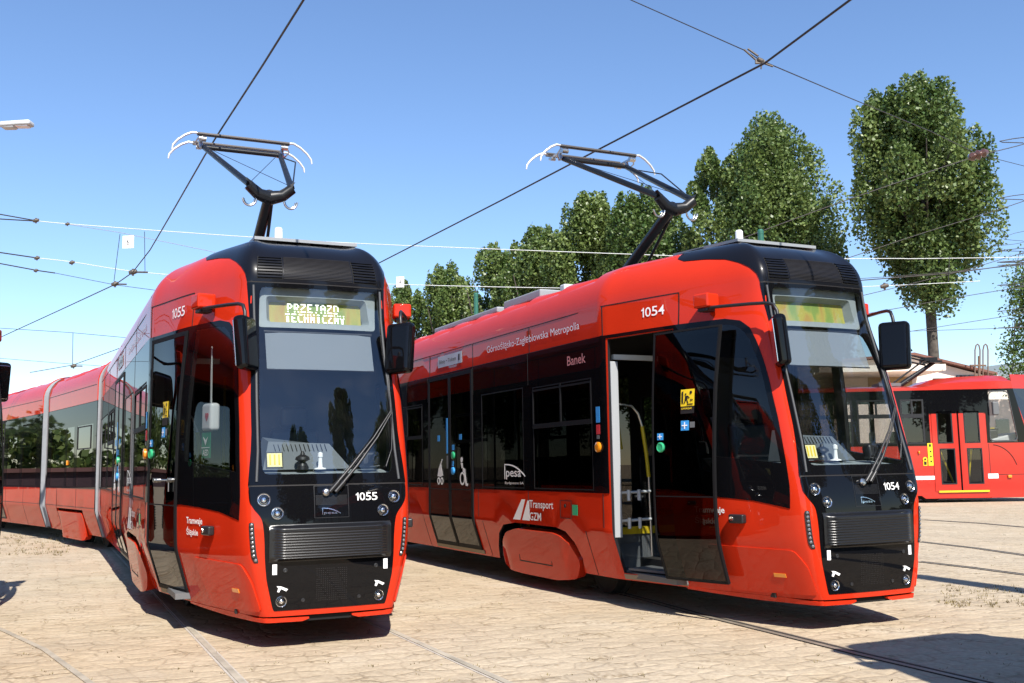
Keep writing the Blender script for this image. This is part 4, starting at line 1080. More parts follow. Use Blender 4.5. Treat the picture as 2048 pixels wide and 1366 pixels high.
AX, AY, AW = -1.435, 8.077, .430
BX, BY, BW = 2.884, 8.504, .442
tram_a = build_tram("articulated_tram", AX, AY, AW, "red articulated tram with front number 1055 and all its doors shut", "1055", False, True, False, True,
                    [(11.0, 4.1, True), (14.0, 10.5, False)], "red low floor trams")
tram_b = build_tram("articulated_tram", BX, BY, BW, "red tram with front number 1054 and its front side door slid open", "1054", True, False, True, False, [], "red low floor trams", dict(knee=(-.02, 2.55, 4.12), head=(-.08, 4.2, 5.15)))

# ------------------------------------------------------------------ trams outside the frame (mirror and shadows reach in)
def copy_tree(o, parent=None, skip=()):
    c = o.copy(); COL.objects.link(c)
    if parent: c.parent = parent
    for ch in list(o.children):
        if ch.name.split('.')[0] not in skip: copy_tree(ch, c, skip)
    return c
SKIP = ("rear_body_shell", "bellows", "side_lettering", "side_number", "name_lettering", "front_number", "maker_emblem", "side_logo", "ticket_sign", "info_sticker", "aed_case", "aed_sign")
def beside(loc, rz, label):
    c = copy_tree(tram_b, None, SKIP); c.location = loc; c.rotation_euler = (0, 0, rz); c["label"] = label; return c
mp = at(-3, 735, 11.0)
AW2 = radians(180 + 2)
# the tram at the left edge shows the tip of its right hand mirror
c2, s2 = cos(AW2), sin(AW2); lx, ly = -.645, .2
beside((mp[0] - (lx * c2 - ly * s2), mp[1] - (lx * s2 + ly * c2), 0), AW2, "tram at the left edge of which only a black mirror shows")
beside((3.64, 5.71, 0), radians(180 + 25), "tram standing beside the viewer, its shadow at the lower right")

# ------------------------------------------------------------------ ground
def ground_mat():
    m, nt, b = nodes_of("dusty_paving")
    L = nt.links.new; N = nt.nodes.new
    tc = N("ShaderNodeTexCoord")
    def noise(s, d=5, dist=0., sc=None):
        n = N("ShaderNodeTexNoise"); n.inputs["Scale"].default_value = s; n.inputs["Detail"].default_value = d; n.inputs["Distortion"].default_value = dist
        if sc:
            mp_ = N("ShaderNodeMapping"); mp_.inputs["Scale"].default_value = sc; mp_.inputs["Rotation"].default_value = (0, 0, .43); L(tc.outputs["Object"], mp_.inputs[0]); L(mp_.outputs[0], n.inputs["Vector"])
        else: L(tc.outputs["Object"], n.inputs["Vector"])
        return n
    def rng_(src, a, b_, c=0., d=1.):
        r = N("ShaderNodeMapRange"); r.inputs[1].default_value = a; r.inputs[2].default_value = b_; r.inputs[3].default_value = c; r.inputs[4].default_value = d; L(src, r.inputs[0]); return r.outputs[0]
    def mix(fac, a, b_, mode='MIX'):
        x = N("ShaderNodeMix"); x.data_type = 'RGBA'; x.blend_type = mode
        if isinstance(fac, float): x.inputs["Factor"].default_value = fac
        else: L(fac, x.inputs["Factor"])
        for k, s in (("A", a), ("B", b_)):
            if isinstance(s, tuple): x.inputs[k].default_value = (*s, 1)
            else: L(s, x.inputs[k])
        return x.outputs["Result"]
    def mul(a, b_):
        x = N("ShaderNodeMath"); x.operation = 'MULTIPLY'; L(a, x.inputs[0])
        if isinstance(b_, float): x.inputs[1].default_value = b_
        else: L(b_, x.inputs[1])
        return x.outputs[0]
    # warped coordinates for uneven sett joints
    nw = noise(1.7, 3); wv = N("ShaderNodeVectorMath"); wv.operation = 'MULTIPLY_ADD'; wv.inputs[1].default_value = (.16, .16, 0); L(nw.outputs["Color"], wv.inputs[0]); L(tc.outputs["Object"], wv.inputs[2])
    mpb = N("ShaderNodeMapping"); mpb.inputs["Rotation"].default_value = (0, 0, -.43); L(wv.outputs[0], mpb.inputs[0])
    vo = N("ShaderNodeTexVoronoi"); vo.feature = 'DISTANCE_TO_EDGE'; vo.inputs["Scale"].default_value = 5.2; vo.inputs["Randomness"].default_value = .52; L(mpb.outputs[0], vo.inputs["Vector"])
    vc = N("ShaderNodeTexVoronoi"); vc.feature = 'F1'; vc.inputs["Scale"].default_value = 5.2; vc.inputs["Randomness"].default_value = .52; L(mpb.outputs[0], vc.inputs["Vector"])
    sep = N("ShaderNodeSeparateColor"); L(vc.outputs["Color"], sep.inputs[0])
    stone = mix(sep.outputs[0], (.30, .265, .215), (.44, .385, .31))
    edge = rng_(vo.outputs["Distance"], .01, .075, 1., 0.)
    dome = rng_(vo.outputs["Distance"], 0., .30, 0., 1.)
    big = noise(.22, 6); med = noise(1.3, 8, .4); fine = noise(28, 6); streak = noise(3.2, 7, .6, (.8, 1.7, 1))
    sand = mix(rng_(big.outputs["Fac"], .35, .65), (.475, .36, .218), (.455, .38, .272))
    sand = mix(rng_(med.outputs["Fac"], .42, .72), sand, (.505, .43, .322))
    cover = rng_(med.outputs["Fac"], .34, .58, .55, .98)                      # how much dust lies over the setts
    col = mix(cover, stone, sand)
    joint = mul(edge, rng_(streak.outputs["Fac"], .42, .66, 0.04, .45))
    col = mix(joint, col, (.13, .085, .045))
    weeds = mul(rng_(streak.outputs["Fac"], .56, .68), rng_(fine.outputs["Fac"], .46, .58))
    col = mix(mul(weeds, .8), col, (.18, .13, .065))
    patchy = noise(.75, 5, .8)
    col = mix(rng_(patchy.outputs["Fac"], .50, .72, 0., .30), col, (.32, .26, .19))
    col = mix(rng_(fine.outputs["Fac"], .35, .65, .0, .42), col, (.27, .205, .14))
    L(col, b.inputs["Base Color"]); b.inputs["Roughness"].default_value = .9; b.inputs["Specular IOR Level"].default_value = .25
    h = N("ShaderNodeMath"); h.operation = 'SUBTRACT'; L(rng_(fine.outputs["Fac"], 0, 1, 0, .35), h.inputs[0]); L(joint, h.inputs[1])
    h2 = N("ShaderNodeMath"); h2.operation = 'ADD'; L(h.outputs[0], h2.inputs[0]); L(rng_(med.outputs["Fac"], 0, 1, 0, 2.0), h2.inputs[1])
    bp = N("ShaderNodeBump"); bp.inputs["Strength"].default_value = .58; bp.inputs["Distance"].default_value = .025; h3 = N("ShaderNodeMath"); h3.operation = 'MULTIPLY_ADD'; L(dome, h3.inputs[0]); h3.inputs[1].default_value = .55; L(h2.outputs[0], h3.inputs[2]); L(h3.outputs[0], bp.inputs["Height"]); L(bp.outputs[0], b.inputs["Normal"])
    return m
GROUND = ground_mat()
mb = MB()
xs = [-900, -300, -100, -40, -20, -10, 0, 10, 20, 40, 100, 300, 900]; ys = [-900, -300, -60, -20, 0, 10, 20, 40, 80, 200, 600, 1500]
vv = [(x, y, 0) for y in ys for x in xs]; W = len(xs)
mb.add(vv, [(j * W + i, j * W + i + 1, (j + 1) * W + i + 1, (j + 1) * W + i) for j in range(len(ys) - 1) for i in range(W - 1)])
O("ground", mb, GROUND, kind="structure")

# ------------------------------------------------------------------ rails
RAILM = pbr("worn_rail_steel", (.26, .225, .175), .5, metal=.2, var=.2, vscale=5)
GROOVE = pbr("rail_groove_dirt", (.030, .025, .02), .9)
CONC = pbr("pale_rail_bed", (.40, .36, .31), .9, var=.12, vscale=9)
BURIED = pbr("dusty_buried_rail", (.34, .30, .235), .8, var=.25, vscale=4)
def rail(name, pts, label, bed=True, groove=True):
    P = [np.array([p[0], p[1], 0.]) for p in pts]
    # resample smoothly
    if len(P) == 2: P = [P[0] + (P[1] - P[0]) * k / 12 for k in range(13)]
    T = [P[min(i + 1, len(P) - 1)] - P[max(i - 1, 0)] for i in range(len(P))]; Nn = [np.array([-t[1], t[0], 0]) / np.linalg.norm(t) for t in T]
    mb = MB()
    def ribbon(a, b_, z0, z1, mi):
        vs = []
        for p, n in zip(P, Nn): vs += [p + n * a + [0, 0, z0], p + n * a + [0, 0, z1], p + n * b_ + [0, 0, z1], p + n * b_ + [0, 0, z0]]
        fs = []
        for i in range(len(P) - 1):
            o = i * 4; fs += [(o + 5, o + 1, o + 2, o + 6), (o, o + 1, o + 5, o + 4), (o + 2, o + 3, o + 7, o + 6)]
        fs = [f[::-1] if f is fs[0] and False else f for f in fs]
        mb.add(vs, fs, mi)
    if bed: ribbon(-.042, .035, -.01, .003, 2)
    if groove: ribbon(-.035, .06, -.01, .0065, 1)
    ribbon(-.028, .018, -.01, .008, 0)
    if groove: ribbon(.052, .072, -.01, .010, 0)
    o = O(name, mb, [RAILM if groove else BURIED, GROOVE, CONC], None, label, "rail", "tram rails let into the yard")
    return o
def track(x, y, w, off, y0, y1):
    c, s = cos(w), sin(w); return [(x + off * c - yy * s, y + off * s + yy * c) for yy in np.linspace(y0, y1, 14)]
rail("tram_rail", track(AX - .15, AY, AW, -.72, -7, 18), "pale buried rail under the left side of tram 1055", groove=False)
rail("tram_rail", track(AX - .08, AY, AW, .70, -7, 18), "rail running out from under the right side of tram 1055", groove=False)
rail("tram_rail", [tuple(onz(*p)[:2]) for p in ((1180, 1172), (1290, 1200), (1390, 1228), (1560, 1270), (1720, 1310), (1960, 1366), (2300, 1450))], "dark grooved rail under the near side of tram 1054", bed=False)
for q, lb in ((((1845, 1040), (1960, 1047), (2060, 1056), (2300, 1075)), "farthest thin rail crossing the yard right of tram 1054"), (((1838, 1084), (1950, 1097), (2060, 1113), (2300, 1150)), "middle rail crossing the yard right of tram 1054"), (((1836, 1124), (1940, 1136), (2060, 1152), (2300, 1190)), "nearest rail crossing the yard right of tram 1054")):
    rail("tram_rail", [tuple(onz(*p)[:2]) for p in q], lb, bed=False)
rail("tram_rail", [tuple(onz(*p)[:2]) for p in ((-200, 1215), (0, 1258), (90, 1300), (180, 1366), (260, 1440))], "half buried rail in the lower left corner", bed=False, groove=False)

# ------------------------------------------------------------------ dry grass in the joints
GRASSM = pbr("dry_grass_blades", (.16, .125, .05), .8, var=.4, vscale=3)
mb = MB(); gv, gf = [], []
def tuft(x, y, n, h):
    for k in range(n):
        a = random.uniform(0, 2 * pi); r = random.uniform(0, .05); bx_, by_ = x + cos(a) * r, y + sin(a) * r; hh = h * random.uniform(.4, 1.2)
        lx_, ly_ = cos(a) * hh * .7, sin(a) * hh * .7; w = .004; o = len(gv)
        gv.extend([(bx_ - sin(a) * w, by_ + cos(a) * w, 0), (bx_ + sin(a) * w, by_ - cos(a) * w, 0), (bx_ + lx_, by_ + ly_, hh)]); gf.append((o, o + 1, o + 2))
for k in range(150):
    p = onz(random.uniform(-10, 150), random.uniform(1068, 1112)); tuft(p[0], p[1], 7, .05)
for k in range(90):
    p = onz(random.uniform(1880, 2048), random.uniform(1170, 1215)); tuft(p[0], p[1], 6, .03)
for k in range(260):
    p = onz(random.uniform(0, 2048), random.uniform(1020, 1366)); tuft(p[0], p[1], 4, .016)
mb.add(gv, gf); O("grass", mb, GRASSM, None, "sparse dry grass tufts in the paving joints", "grass", kind="stuff")

# ------------------------------------------------------------------ trees
def leaf_mat(name, a, b_):
    m, nt, b = nodes_of(name)
    at_ = nt.nodes.new("ShaderNodeAttribute"); at_.attribute_name = "leaf_tone"
    r = nt.nodes.new("ShaderNodeMix"); r.data_type = 'RGBA'; r.inputs["A"].default_value = (*a, 1); r.inputs["B"].default_value = (*b_, 1)
    nt.links.new(at_.outputs["Fac"], r.inputs["Factor"]); nt.links.new(r.outputs["Result"], b.inputs["Base Color"])
    b.inputs["Roughness"].default_value = .42; b.inputs["Specular IOR Level"].default_value = .45
    tl = nt.nodes.new("ShaderNodeBsdfTranslucent"); nt.links.new(r.outputs["Result"], tl.inputs["Color"])
    mx = nt.nodes.new("ShaderNodeMixShader"); mx.inputs[0].default_value = .28
    nt.links.new(b.outputs[0], mx.inputs[1]); nt.links.new(tl.outputs[0], mx.inputs[2]); nt.links.new(mx.outputs[0], nt.nodes["Material Output"].inputs["Surface"])
    return m
LEAF = leaf_mat("poplar_leaves", (.055, .105, .024), (.20, .26, .075))
LEAFB = leaf_mat("birch_leaves", (.06, .11, .02), (.16, .24, .05))
BARK = pbr("poplar_bark", (.075, .062, .05), .9, var=.4, vscale=4, bump=.6, bscale=9)
def leaves_object(name, C, size, mat, parent, tone=None):
    n = len(C); d = rng.normal(size=(n, 3)); d /= np.linalg.norm(d, axis=1)[:, None]
    u = np.cross(d, rng.normal(size=(n, 3))); u /= np.linalg.norm(u, axis=1)[:, None]; w = np.cross(d, u)
    s = size * rng.uniform(.6, 1.35, size=(n, 1))
    V = np.stack([C - u * s * .55, C - w * s * .42 - u * s * .05, C + u * s * .6, C + w * s * .42 - u * s * .05], 1).reshape(-1, 3)
    me = bpy.data.meshes.new(name); me.vertices.add(4 * n); me.vertices.foreach_set("co", V.ravel())
    me.loops.add(4 * n); me.loops.foreach_set("vertex_index", np.arange(4 * n)); me.polygons.add(n)
    me.polygons.foreach_set("loop_start", np.arange(n) * 4); me.polygons.foreach_set("loop_total", np.full(n, 4))
    me.update(calc_edges=True); me.validate()
    a = me.attributes.new("leaf_tone", 'FLOAT', 'FACE'); a.data.foreach_set("value", (rng.uniform(0, 1, n) if tone is None else np.clip(tone + rng.uniform(-.35, .35, n), 0, 1)).astype(np.float32))
    me.materials.append(mat); o = bpy.data.objects.new(name, me); COL.objects.link(o); o.parent = parent; return o
def poplar(base, h, rad, label, lean=0., trunk_h=.16, leaf=.2, dens=1.0, shape=None, group="poplar trees standing in a row", r_trunk=None, name="poplar_tree"):
    root = E(name, (base[0], base[1], 0), random.uniform(0, 6.28), label, "tree", group)
    shape = shape or [(0, .35), (.08, .62), (.25, .92), (.5, 1.0), (.72, .97), (.86, .84), (.95, .60), (1, .25)]
    Rz = lambda k: np.interp(k, [a for a, _ in shape], [b_ for _, b_ in shape]) * rad
    z0 = h * trunk_h; mb = MB(); rt = r_trunk or h * .022
    tube(mb, [(0, 0, -.2), (0, 0, z0 * .5), (lean * .2, 0, z0), (lean * .5, 0, h * .5), (lean, 0, h * .88)], [rt * 1.25, rt, rt * .92, rt * .5, .04], 12)
    for k in range(16):
        a = random.uniform(0, 2 * pi); zs = z0 + (h - z0) * random.uniform(.0, .55); ze = min(h * .96, zs + (h - zs) * random.uniform(.35, .7)); rr = Rz((ze - z0) / (h - z0)) * random.uniform(.5, .85)
        tube(mb, [(0, 0, zs), (cos(a) * rr * .45, sin(a) * rr * .45, zs + (ze - zs) * .35), (cos(a) * rr, sin(a) * rr, ze)], [rt * .38, rt * .25, .03], 6)
    O("trunk", mb, BARK, root)
    C, TN = [], []; vol = rad * rad * (h - z0); K = int(34 + vol * .20); nl = int(min(vol * 230, 90000) * dens * (.2 / leaf) ** 1.4 / K)
    for i in range(K):
        k = random.random() ** .85 if i > 3 else 1.0 - .04 * i; a = random.uniform(0, 2 * pi); rr = Rz(k) * sqrt(random.uniform(.06, 1.0)) * random.uniform(.76, .94)
        ln = min(rad * random.uniform(.34, .58) * 1.25, (h - z0) * .22); wd = rad * random.uniform(.17, .33)
        c = np.array([cos(a) * rr + lean * k, sin(a) * rr, z0 + ln * .5 + (h - z0 - 1.45 * ln) * k])
        up = np.array([cos(a) * .32 * rr / rad, sin(a) * .32 * rr / rad, 1.]); up /= np.linalg.norm(up)
        n = int(nl * random.uniform(.8, 1.2) * (wd / (rad * .25)) ** 1.4); q = rng.normal(size=(n, 3)); q /= np.linalg.norm(q, axis=1)[:, None]; q *= rng.uniform(.35, 1.0, size=(n, 1)) ** .5
        e1 = np.cross(up, [1, 0, 0.]); e1 /= np.linalg.norm(e1); e2 = np.cross(up, e1)
        TN.append(np.full(n, random.uniform(.12, .75))); taper = 1 - .45 * np.clip(q[:, 2:3], -1, 1)
        C.append(c + (q[:, :1] * e1 + q[:, 1:2] * e2) * wd * taper + q[:, 2:3] * up * ln)
    leaves_object("crown", np.concatenate(C), leaf, LEAF, root, np.concatenate(TN))
    return root
def tree_px(px, ptop, wpx, D, label, **kw):
    t = at(px, ptop, D); rad = wpx / 2 / F_PX * D
    return poplar((t[0], t[1]), t[2], rad, label, **kw)
tree_px(812, 556, 110, 95, "small poplar seen between the two trams", leaf=.24)
tree_px(900, 522, 150, 92, "leftmost poplar of the row above the roof of tram 1054", leaf=.24)
tree_px(985, 484, 165, 88, "second poplar of the row counted from the left", leaf=.24)
tree_px(1078, 446, 175, 84, "pointed poplar between the round one and the lower left ones", leaf=.23)
tree_px(1180, 380, 200, 80, "tall round poplar left of the pantograph arm of tram 1054", leaf=.23)
tree_px(1280, 374, 200, 77, "poplar behind the pantograph arm of tram 1054", leaf=.23)
tree_px(1350, 430, 170, 79, "lower poplar filling the gap behind the pantograph knee of tram 1054", leaf=.23)
tree_px(1430, 292, 150, 73, "slim poplar shoulder against the left flank of the broad poplar", leaf=.22)
tree_px(1538, 224, 305, 70, "broad tall poplar above the cab of tram 1054", leaf=.22, shape=[(0, .6), (.1, .88), (.25, 1.0), (.42, 1.0), (.6, .90), (.78, .70), (.9, .48), (1, .16)])
tree_px(1830, 156, 298, 60, "big round poplar with a bare trunk at the right", leaf=.2, trunk_h=.42, dens=1.2, r_trunk=.32,
        shape=[(0, .28), (.08, .48), (.20, .68), (.38, .90), (.58, 1.0), (.76, .98), (.88, .84), (.96, .60), (1, .3)])

def birch(base, h, rad, label):
    root = E("birch_tree", (base[0], base[1], 0), 0, label, "tree"); mb = MB()
    tube(mb, [(0, 0, -.2), (.1, 0, h * .4), (0, .1, h * .95)], [.22, .15, .03], 10); C = []
    for k in range(46):
        a = random.uniform(0, 2 * pi); z = h * random.uniform(.55, .97); r = rad * random.uniform(.35, 1) * (1.15 - z / h * .6); p0 = np.array([0, 0, z * .92]); p1 = np.array([cos(a) * r, sin(a) * r, z]); p2 = p1 + np.array([cos(a) * .3, sin(a) * .3, -h * random.uniform(.1, .24)])
        tube(mb, [p0, (p0 + p1) / 2 + np.array([0, 0, .4]), p1, p2], [.04, .03, .018, .006], 5)
        for q in range(7):
            t = random.uniform(.2, 1); b_ = p1 * (1 - t) + p2 * t; n = 30; C.append(b_ + rng.normal(size=(n, 3)) * [.28, .28, .38] - [0, 0, .2])
    O("trunk", mb, BARK, root); leaves_object("crown", np.concatenate(C), .10, LEAFB, root); return root
p = at(2100, 700, 40); birch((p[0], p[1]), 10.0, 1.7, "drooping birch cut by the right edge of the frame")

# trees outside the frame that the glass and the glossy sides mirror
def ghost(src, loc, sc, rz, label):
    c = copy_tree(src); c.location = (*loc, 0); c.scale = (sc,) * 3; c.rotation_euler = (0, 0, rz); c["label"] = label; c["group"] = "trees round the yard outside the frame"; return c
POP = [o for o in bpy.data.objects if o.name.startswith("poplar_tree")]
WC = []                                                     # a far-off wood beyond the left edge, one mass of foliage
for k in range(640):
    a = radians(random.uniform(24, 100)) * (1 if k < 330 else -1); r = random.uniform(112, 132); hh = 6.5 + 2.2 * sin(a * 23) + 1.3 * sin(a * 61 + 1) + random.uniform(-.8, .8); n = 90; rr = random.uniform(1.6, 2.8)
    q = rng.normal(size=(n, 3)); q /= np.linalg.norm(q, axis=1)[:, None]; zc = random.uniform(.25, 1.0) * hh
    WC.append(np.array([-r * sin(a), r * cos(a), zc]) + q * [rr, rr, rr * .9] * rng.uniform(.5, 1, size=(n, 1)))
w_ = leaves_object("far_wood", np.concatenate(WC), .75, LEAF, None); tag(w_, "far wood round the yard mirrored in the sides of tram 1055", "wood", kind="stuff")
for i, (x, y, sc) in enumerate([(9, -9, .58), (14, -7, .66), (20, -12, .8), (27, 1, .95), (33, 5, .9), (25, -7, .8)]):
    ghost(POP[(i * 3 + 4) % len(POP)], (x, y), sc, i * 1.3, "tree beyond the frame mirrored in the tram glass")

# ------------------------------------------------------------------ buildings
PINK = pbr("pink_render_wall", (.66, .50, .43), .85, var=.05, vscale=1.2)
CREAMW = pbr("cream_render_wall", (.80, .70, .60), .85, var=.05, vscale=1.2)
ROOFB = pbr("brown_roof_edge", (.16, .065, .045), .7)
WIND = pbr("dark_window_pane", (.02, .025, .03), .1, coat=.5)
SHED = pbr("grey_roof_sheet", (.20, .23, .22), .5, var=.15)
DB = 47.
def bx(px, py, D=DB): return at(px, py, D)
hall = E("depot_hall", (bx(1760, 900)[0], DB, 0), 0, "pale pink depot hall with a low brown edged roof", "building")
def rel(p, o): return tuple(np.array(p) - np.array(o.location))
mb = MB(); X0, X1, XR = bx(1560, 900)[0], bx(1985, 900)[0], bx(1835, 900)[0]; zl, zr, zt = bx(1560, 738)[2], bx(1988, 752)[2], bx(1835, 712)[2]
P = [(X0, DB, 0), (X1, DB, 0), (X1, DB, zr), (XR, DB, zt), (X0, DB, zl)]
prism(mb, [rel(q, hall) for q in P], (0, 14, 0)); O("wall", mb, CREAMW, hall)
mb = MB()
for a, b_ in (((X0 - .2, zl), (XR, zt)), ((XR, zt), (X1 + .3, zr))):
    prism(mb, [rel((a[0], DB - .4, a[1] + .02), hall), rel((b_[0], DB - .4, b_[1] + .02), hall), rel((b_[0], DB - .4, b_[1] + .13), hall), rel((a[0], DB - .4, a[1] + .13), hall)], (0, 14.8, 0))
O("roof", mb, ROOFB, hall)
mb = MB(); c0, c1 = bx(1600, 800)[0], bx(1838, 800)[0]; zc = bx(1800, 748)[2]
box(mb, rel(((c0 + c1) / 2, DB - 1.6, zc), hall), (c1 - c0, 3.1, .28)); O("canopy", mb, CREAMW, hall)
mb = MB(); w0, w1 = bx(1738, 800)[0], bx(1826, 800)[0]; box(mb, rel(((w0 + w1) / 2, DB - .03, bx(1800, 765)[2] - .1), hall), (w1 - w0, .05, .9)); O("canopy_wall_band", mb, pbr("ochre_wall", (.42, .30, .15), .8), hall)  # ochre band set on the wall below the canopy
for a, b_, t, u in ((1868, 1900, 757, 800), (1915, 1955, 751, 800), (1690, 1716, 775, 860), (1640, 1668, 790, 850)):
    mb = MB(); xa, xb = bx(a, 800)[0], bx(b_, 800)[0]; za, zb = bx(a, u)[2], bx(a, t)[2]; box(mb, rel(((xa + xb) / 2, DB - .02, (za + zb) / 2), hall), (xb - xa, .06, zb - za)); w = O("window", mb, WIND, hall)
    mb = MB(); box(mb, rel(((xa + xb) / 2, DB - .06, za - .05), hall), (xb - xa + .2, .16, .1)); O("sill", mb, CREAMW, w)
low = E("low_annex", (bx(1900, 900, 43)[0], 43, 0), 0, "low pink annex wall seen through the windows of the old tram", "building")
mb = MB(); xa, xb = bx(1640, 900, 43)[0], bx(2120, 900, 43)[0]; zt = bx(1900, 800, 43)[2]; box(mb, rel(((xa + xb) / 2, 44.6, zt / 2), low), (xb - xa, 3, zt)); O("wall", mb, PINK, low)
for a, b_ in ((1690, 1712), (1838, 1850), (1990, 2016)):
    mb = MB(); x0_, x1_ = bx(a, 800, 43)[0], bx(b_, 800, 43)[0]; box(mb, rel(((x0_ + x1_) / 2, 43.08, 2.4), low), (x1_ - x0_, .06, 1.1)); O("window", mb, WIND, low)
glass_h = E("glazed_shed", (bx(2040, 900, 60)[0], 60, 0), 0, "grey sheet roofed shed at the right behind the old tram", "building")
mb = MB(); x0_, x1_ = bx(1965, 900, 60)[0], bx(2200, 900, 60)[0]; za, zb = bx(1980, 752, 60)[2], bx(1980, 727, 60)[2]
prism(mb, [rel((x0_, 60, za), glass_h), rel((x1_, 60, za), glass_h), rel((x1_, 66, zb + .8), glass_h), rel((x0_ + .5, 66, zb), glass_h)], (0, 0, -.15)); O("roof", mb, SHED, glass_h)
mb = MB(); box(mb, rel(((x0_ + x1_) / 2, 63, za / 2), glass_h), (x1_ - x0_ - .4, 5.4, za - .2)); O("wall", mb, CREAMW, glass_h)
mb = MB()
for k in range(5):
    q0 = np.array(rel((x0_ + 1.2 + k * 1.3, 60, za + .03), glass_h)); q1 = np.array(rel((x0_ + 1.6 + k * 1.3, 66, zb + .05 + .15 * k), glass_h)); tube(mb, [q0, q1], .05, 5)
O("roof_batten", mb, LGREY, glass_h)
lad = E("roof_ladder", (bx(1960, 900, 46)[0], 46, 0), 0, "thin rusty ladder with two hoop rails on the hall roof", "ladder")
mb = MB(); RUST = pbr("rusty_steel", (.16, .10, .07), .8)
for a in (1950, 1966):
    b_ = a + 10; q = [bx(a, 752, 46), bx(a, 700, 46), bx(a + 2, 691, 46), bx(a + 5, 688, 46), bx(b_ - 2, 691, 46), bx(b_, 700, 46), bx(b_, 752, 46)]; tube(mb, [rel(p, lad) for p in q], .03, 6)
O("hoop_rail", mb, RUST, lad); mb = MB(); tube(mb, [rel(bx(1940, 731, 46), lad), rel(bx(1972, 731, 46), lad)], .05, 6); tube(mb, [rel(bx(1958, 760, 46), lad), rel(bx(1958, 712, 46), lad)], .05, 6); O("platform", mb, RUST, lad)
# buildings beyond the left edge, mirrored in the side of tram 1055
hb = E("mirrored_house", (-66, 84, 0), radians(38), "long low house beyond the left edge, its wall shade put into the colour", "building")
mb = MB(); box(mb, (0, 0, .75), (44, 8, 1.5)); O("wall", mb, pbr("house_wall_painted_shade", (.05, .028, .036), .85), hb); mb = MB(); prism(mb, [(-22.4, -4.5, 1.5), (-22.4, 4.5, 1.5), (-22.4, 0, 1.9)], (44.8, 0, 0)); O("roof", mb, ROOFB, hb)  # pink house wall coloured dark, shade of its mirror image painted in

# ------------------------------------------------------------------ old tram at the right
REDO = pbr("old_tram_red", (.47, .018, .008), .35, coat=.6, coat_r=.06, var=.04, vscale=2)
OD = 32.0
def ox(px, D=OD): return at(px, 900, D)[0]
def oz(py, px=1940): return at(px, py, OD)[2]
old = E("older_tram", (ox(1920), OD, 0), 0, "older red tram with a white stripe and double doors behind tram 1054", "tram")
OX = old.location.x
LX = lambda px: ox(px) - OX
OS = Surf(lambda u, v: (u, 0., v))
u0, u1 = LX(1330), LX(2031); zb_, zt_ = oz(996), oz(778)
SK = [(u0, oz(985)), (LX(1838), oz(990)), (LX(1846), zb_), (u1 + .75, zb_), (u1 + .62, oz(905)), (u1 + .02, zt_), (u0, zt_)]
dx0, dx1 = LX(1866), LX(1972)
wh = [rect(LX(1805), oz(886), LX(1852), oz(797)), rect(LX(1718), oz(886), LX(1795), oz(797)), rect(LX(1640), oz(886), LX(1708), oz(797)), rect(LX(1560), oz(886), LX(1630), oz(797))]
cabw = [(LX(1981), oz(884)), (LX(2038), oz(884)), (LX(2024), oz(782)), (LX(1984), oz(782))]
door = rect(dx0, oz(982), dx1, oz(822))
mb = MB(); patch(mb, OS, SK, wh + [cabw, door], 0, .06, None, None, 1., .5, 0, 0, 1); 
body = O("body_panel", mb, [REDO, IGREY], old)
Bk = Surf(lambda u, v: (-u, 2.4, v))
mb = MB(); patch(mb, Bk, [(-a, b_) for a, b_ in SK[::-1]], [[(-a, b_) for a, b_ in w[::-1]] for w in wh + [cabw]], 0, .06, None, None, 1., .5, 0, 0, 1); O("body_panel", mb, [REDO, IGREY], old)
mb = MB(); box(mb, ((u0 + u1) / 2, 1.2, oz(985) + .1), (u1 - u0 - .2, 2.25, .12)); box(mb, (LX(1842), 1.2, .4), (2.2, 1.9, .35)); box(mb, (LX(1890), 1.2, .25), (3.0, 1.8, .3)); box(mb, (LX(1560), 1.2, .45), (6, 1.9, .4)); O("underframe_block", mb, UNDER, old)
for px in (1800, 1862, 1700):
    mb = MB(); lathe(mb, (LX(px), .25, .33), (0, -1, 0), [(0, .02), (.2, .02), (.33, .03), (.35, -.1), (0, -.1)], 20); O("wheel", mb, UNDER, old)
# roof: low behind, rising to the thick front fairing
rp = [(u0, oz(782)), (u1 + .05, oz(778)), (u1 + .0, oz(750)), (LX(2000), oz(748.5)), (LX(1930), oz(751)), (LX(1885), oz(756)), (LX(1866), oz(764)), (LX(1846), oz(768)), (u0, oz(768.5))]
rsec = lambda e: [(a, b_) for a, b_ in rp]
mb = MB()
for k, (y0_, y1_, f0, f1) in enumerate(((-.03, .22, .0, .75), (.22, .6, .75, 1), (.6, 1.8, 1, 1), (1.8, 2.2, 1, .75), (2.2, 2.43, .75, .0))):
    low_ = rp[:2]; top = rp[2:]
    def ring(f, y): return [(a, y, oz(780) + (b_ - oz(780)) * (f if b_ > oz(777) else 1)) for a, b_ in rp]
    A, B = ring(f0 if f0 else .55, y0_), ring(f1 if f1 else .55, y1_); n = len(rp); mb.add(A + B, [(i, n + i, n + (i + 1) % n, (i + 1) % n)[::-1] for i in range(n)])
    if k == 0: mb.add(A, [tuple(range(n))])
    if k == 4: mb.add(B, [tuple(range(n))[::-1]])
O("roof", mb, REDO, old)
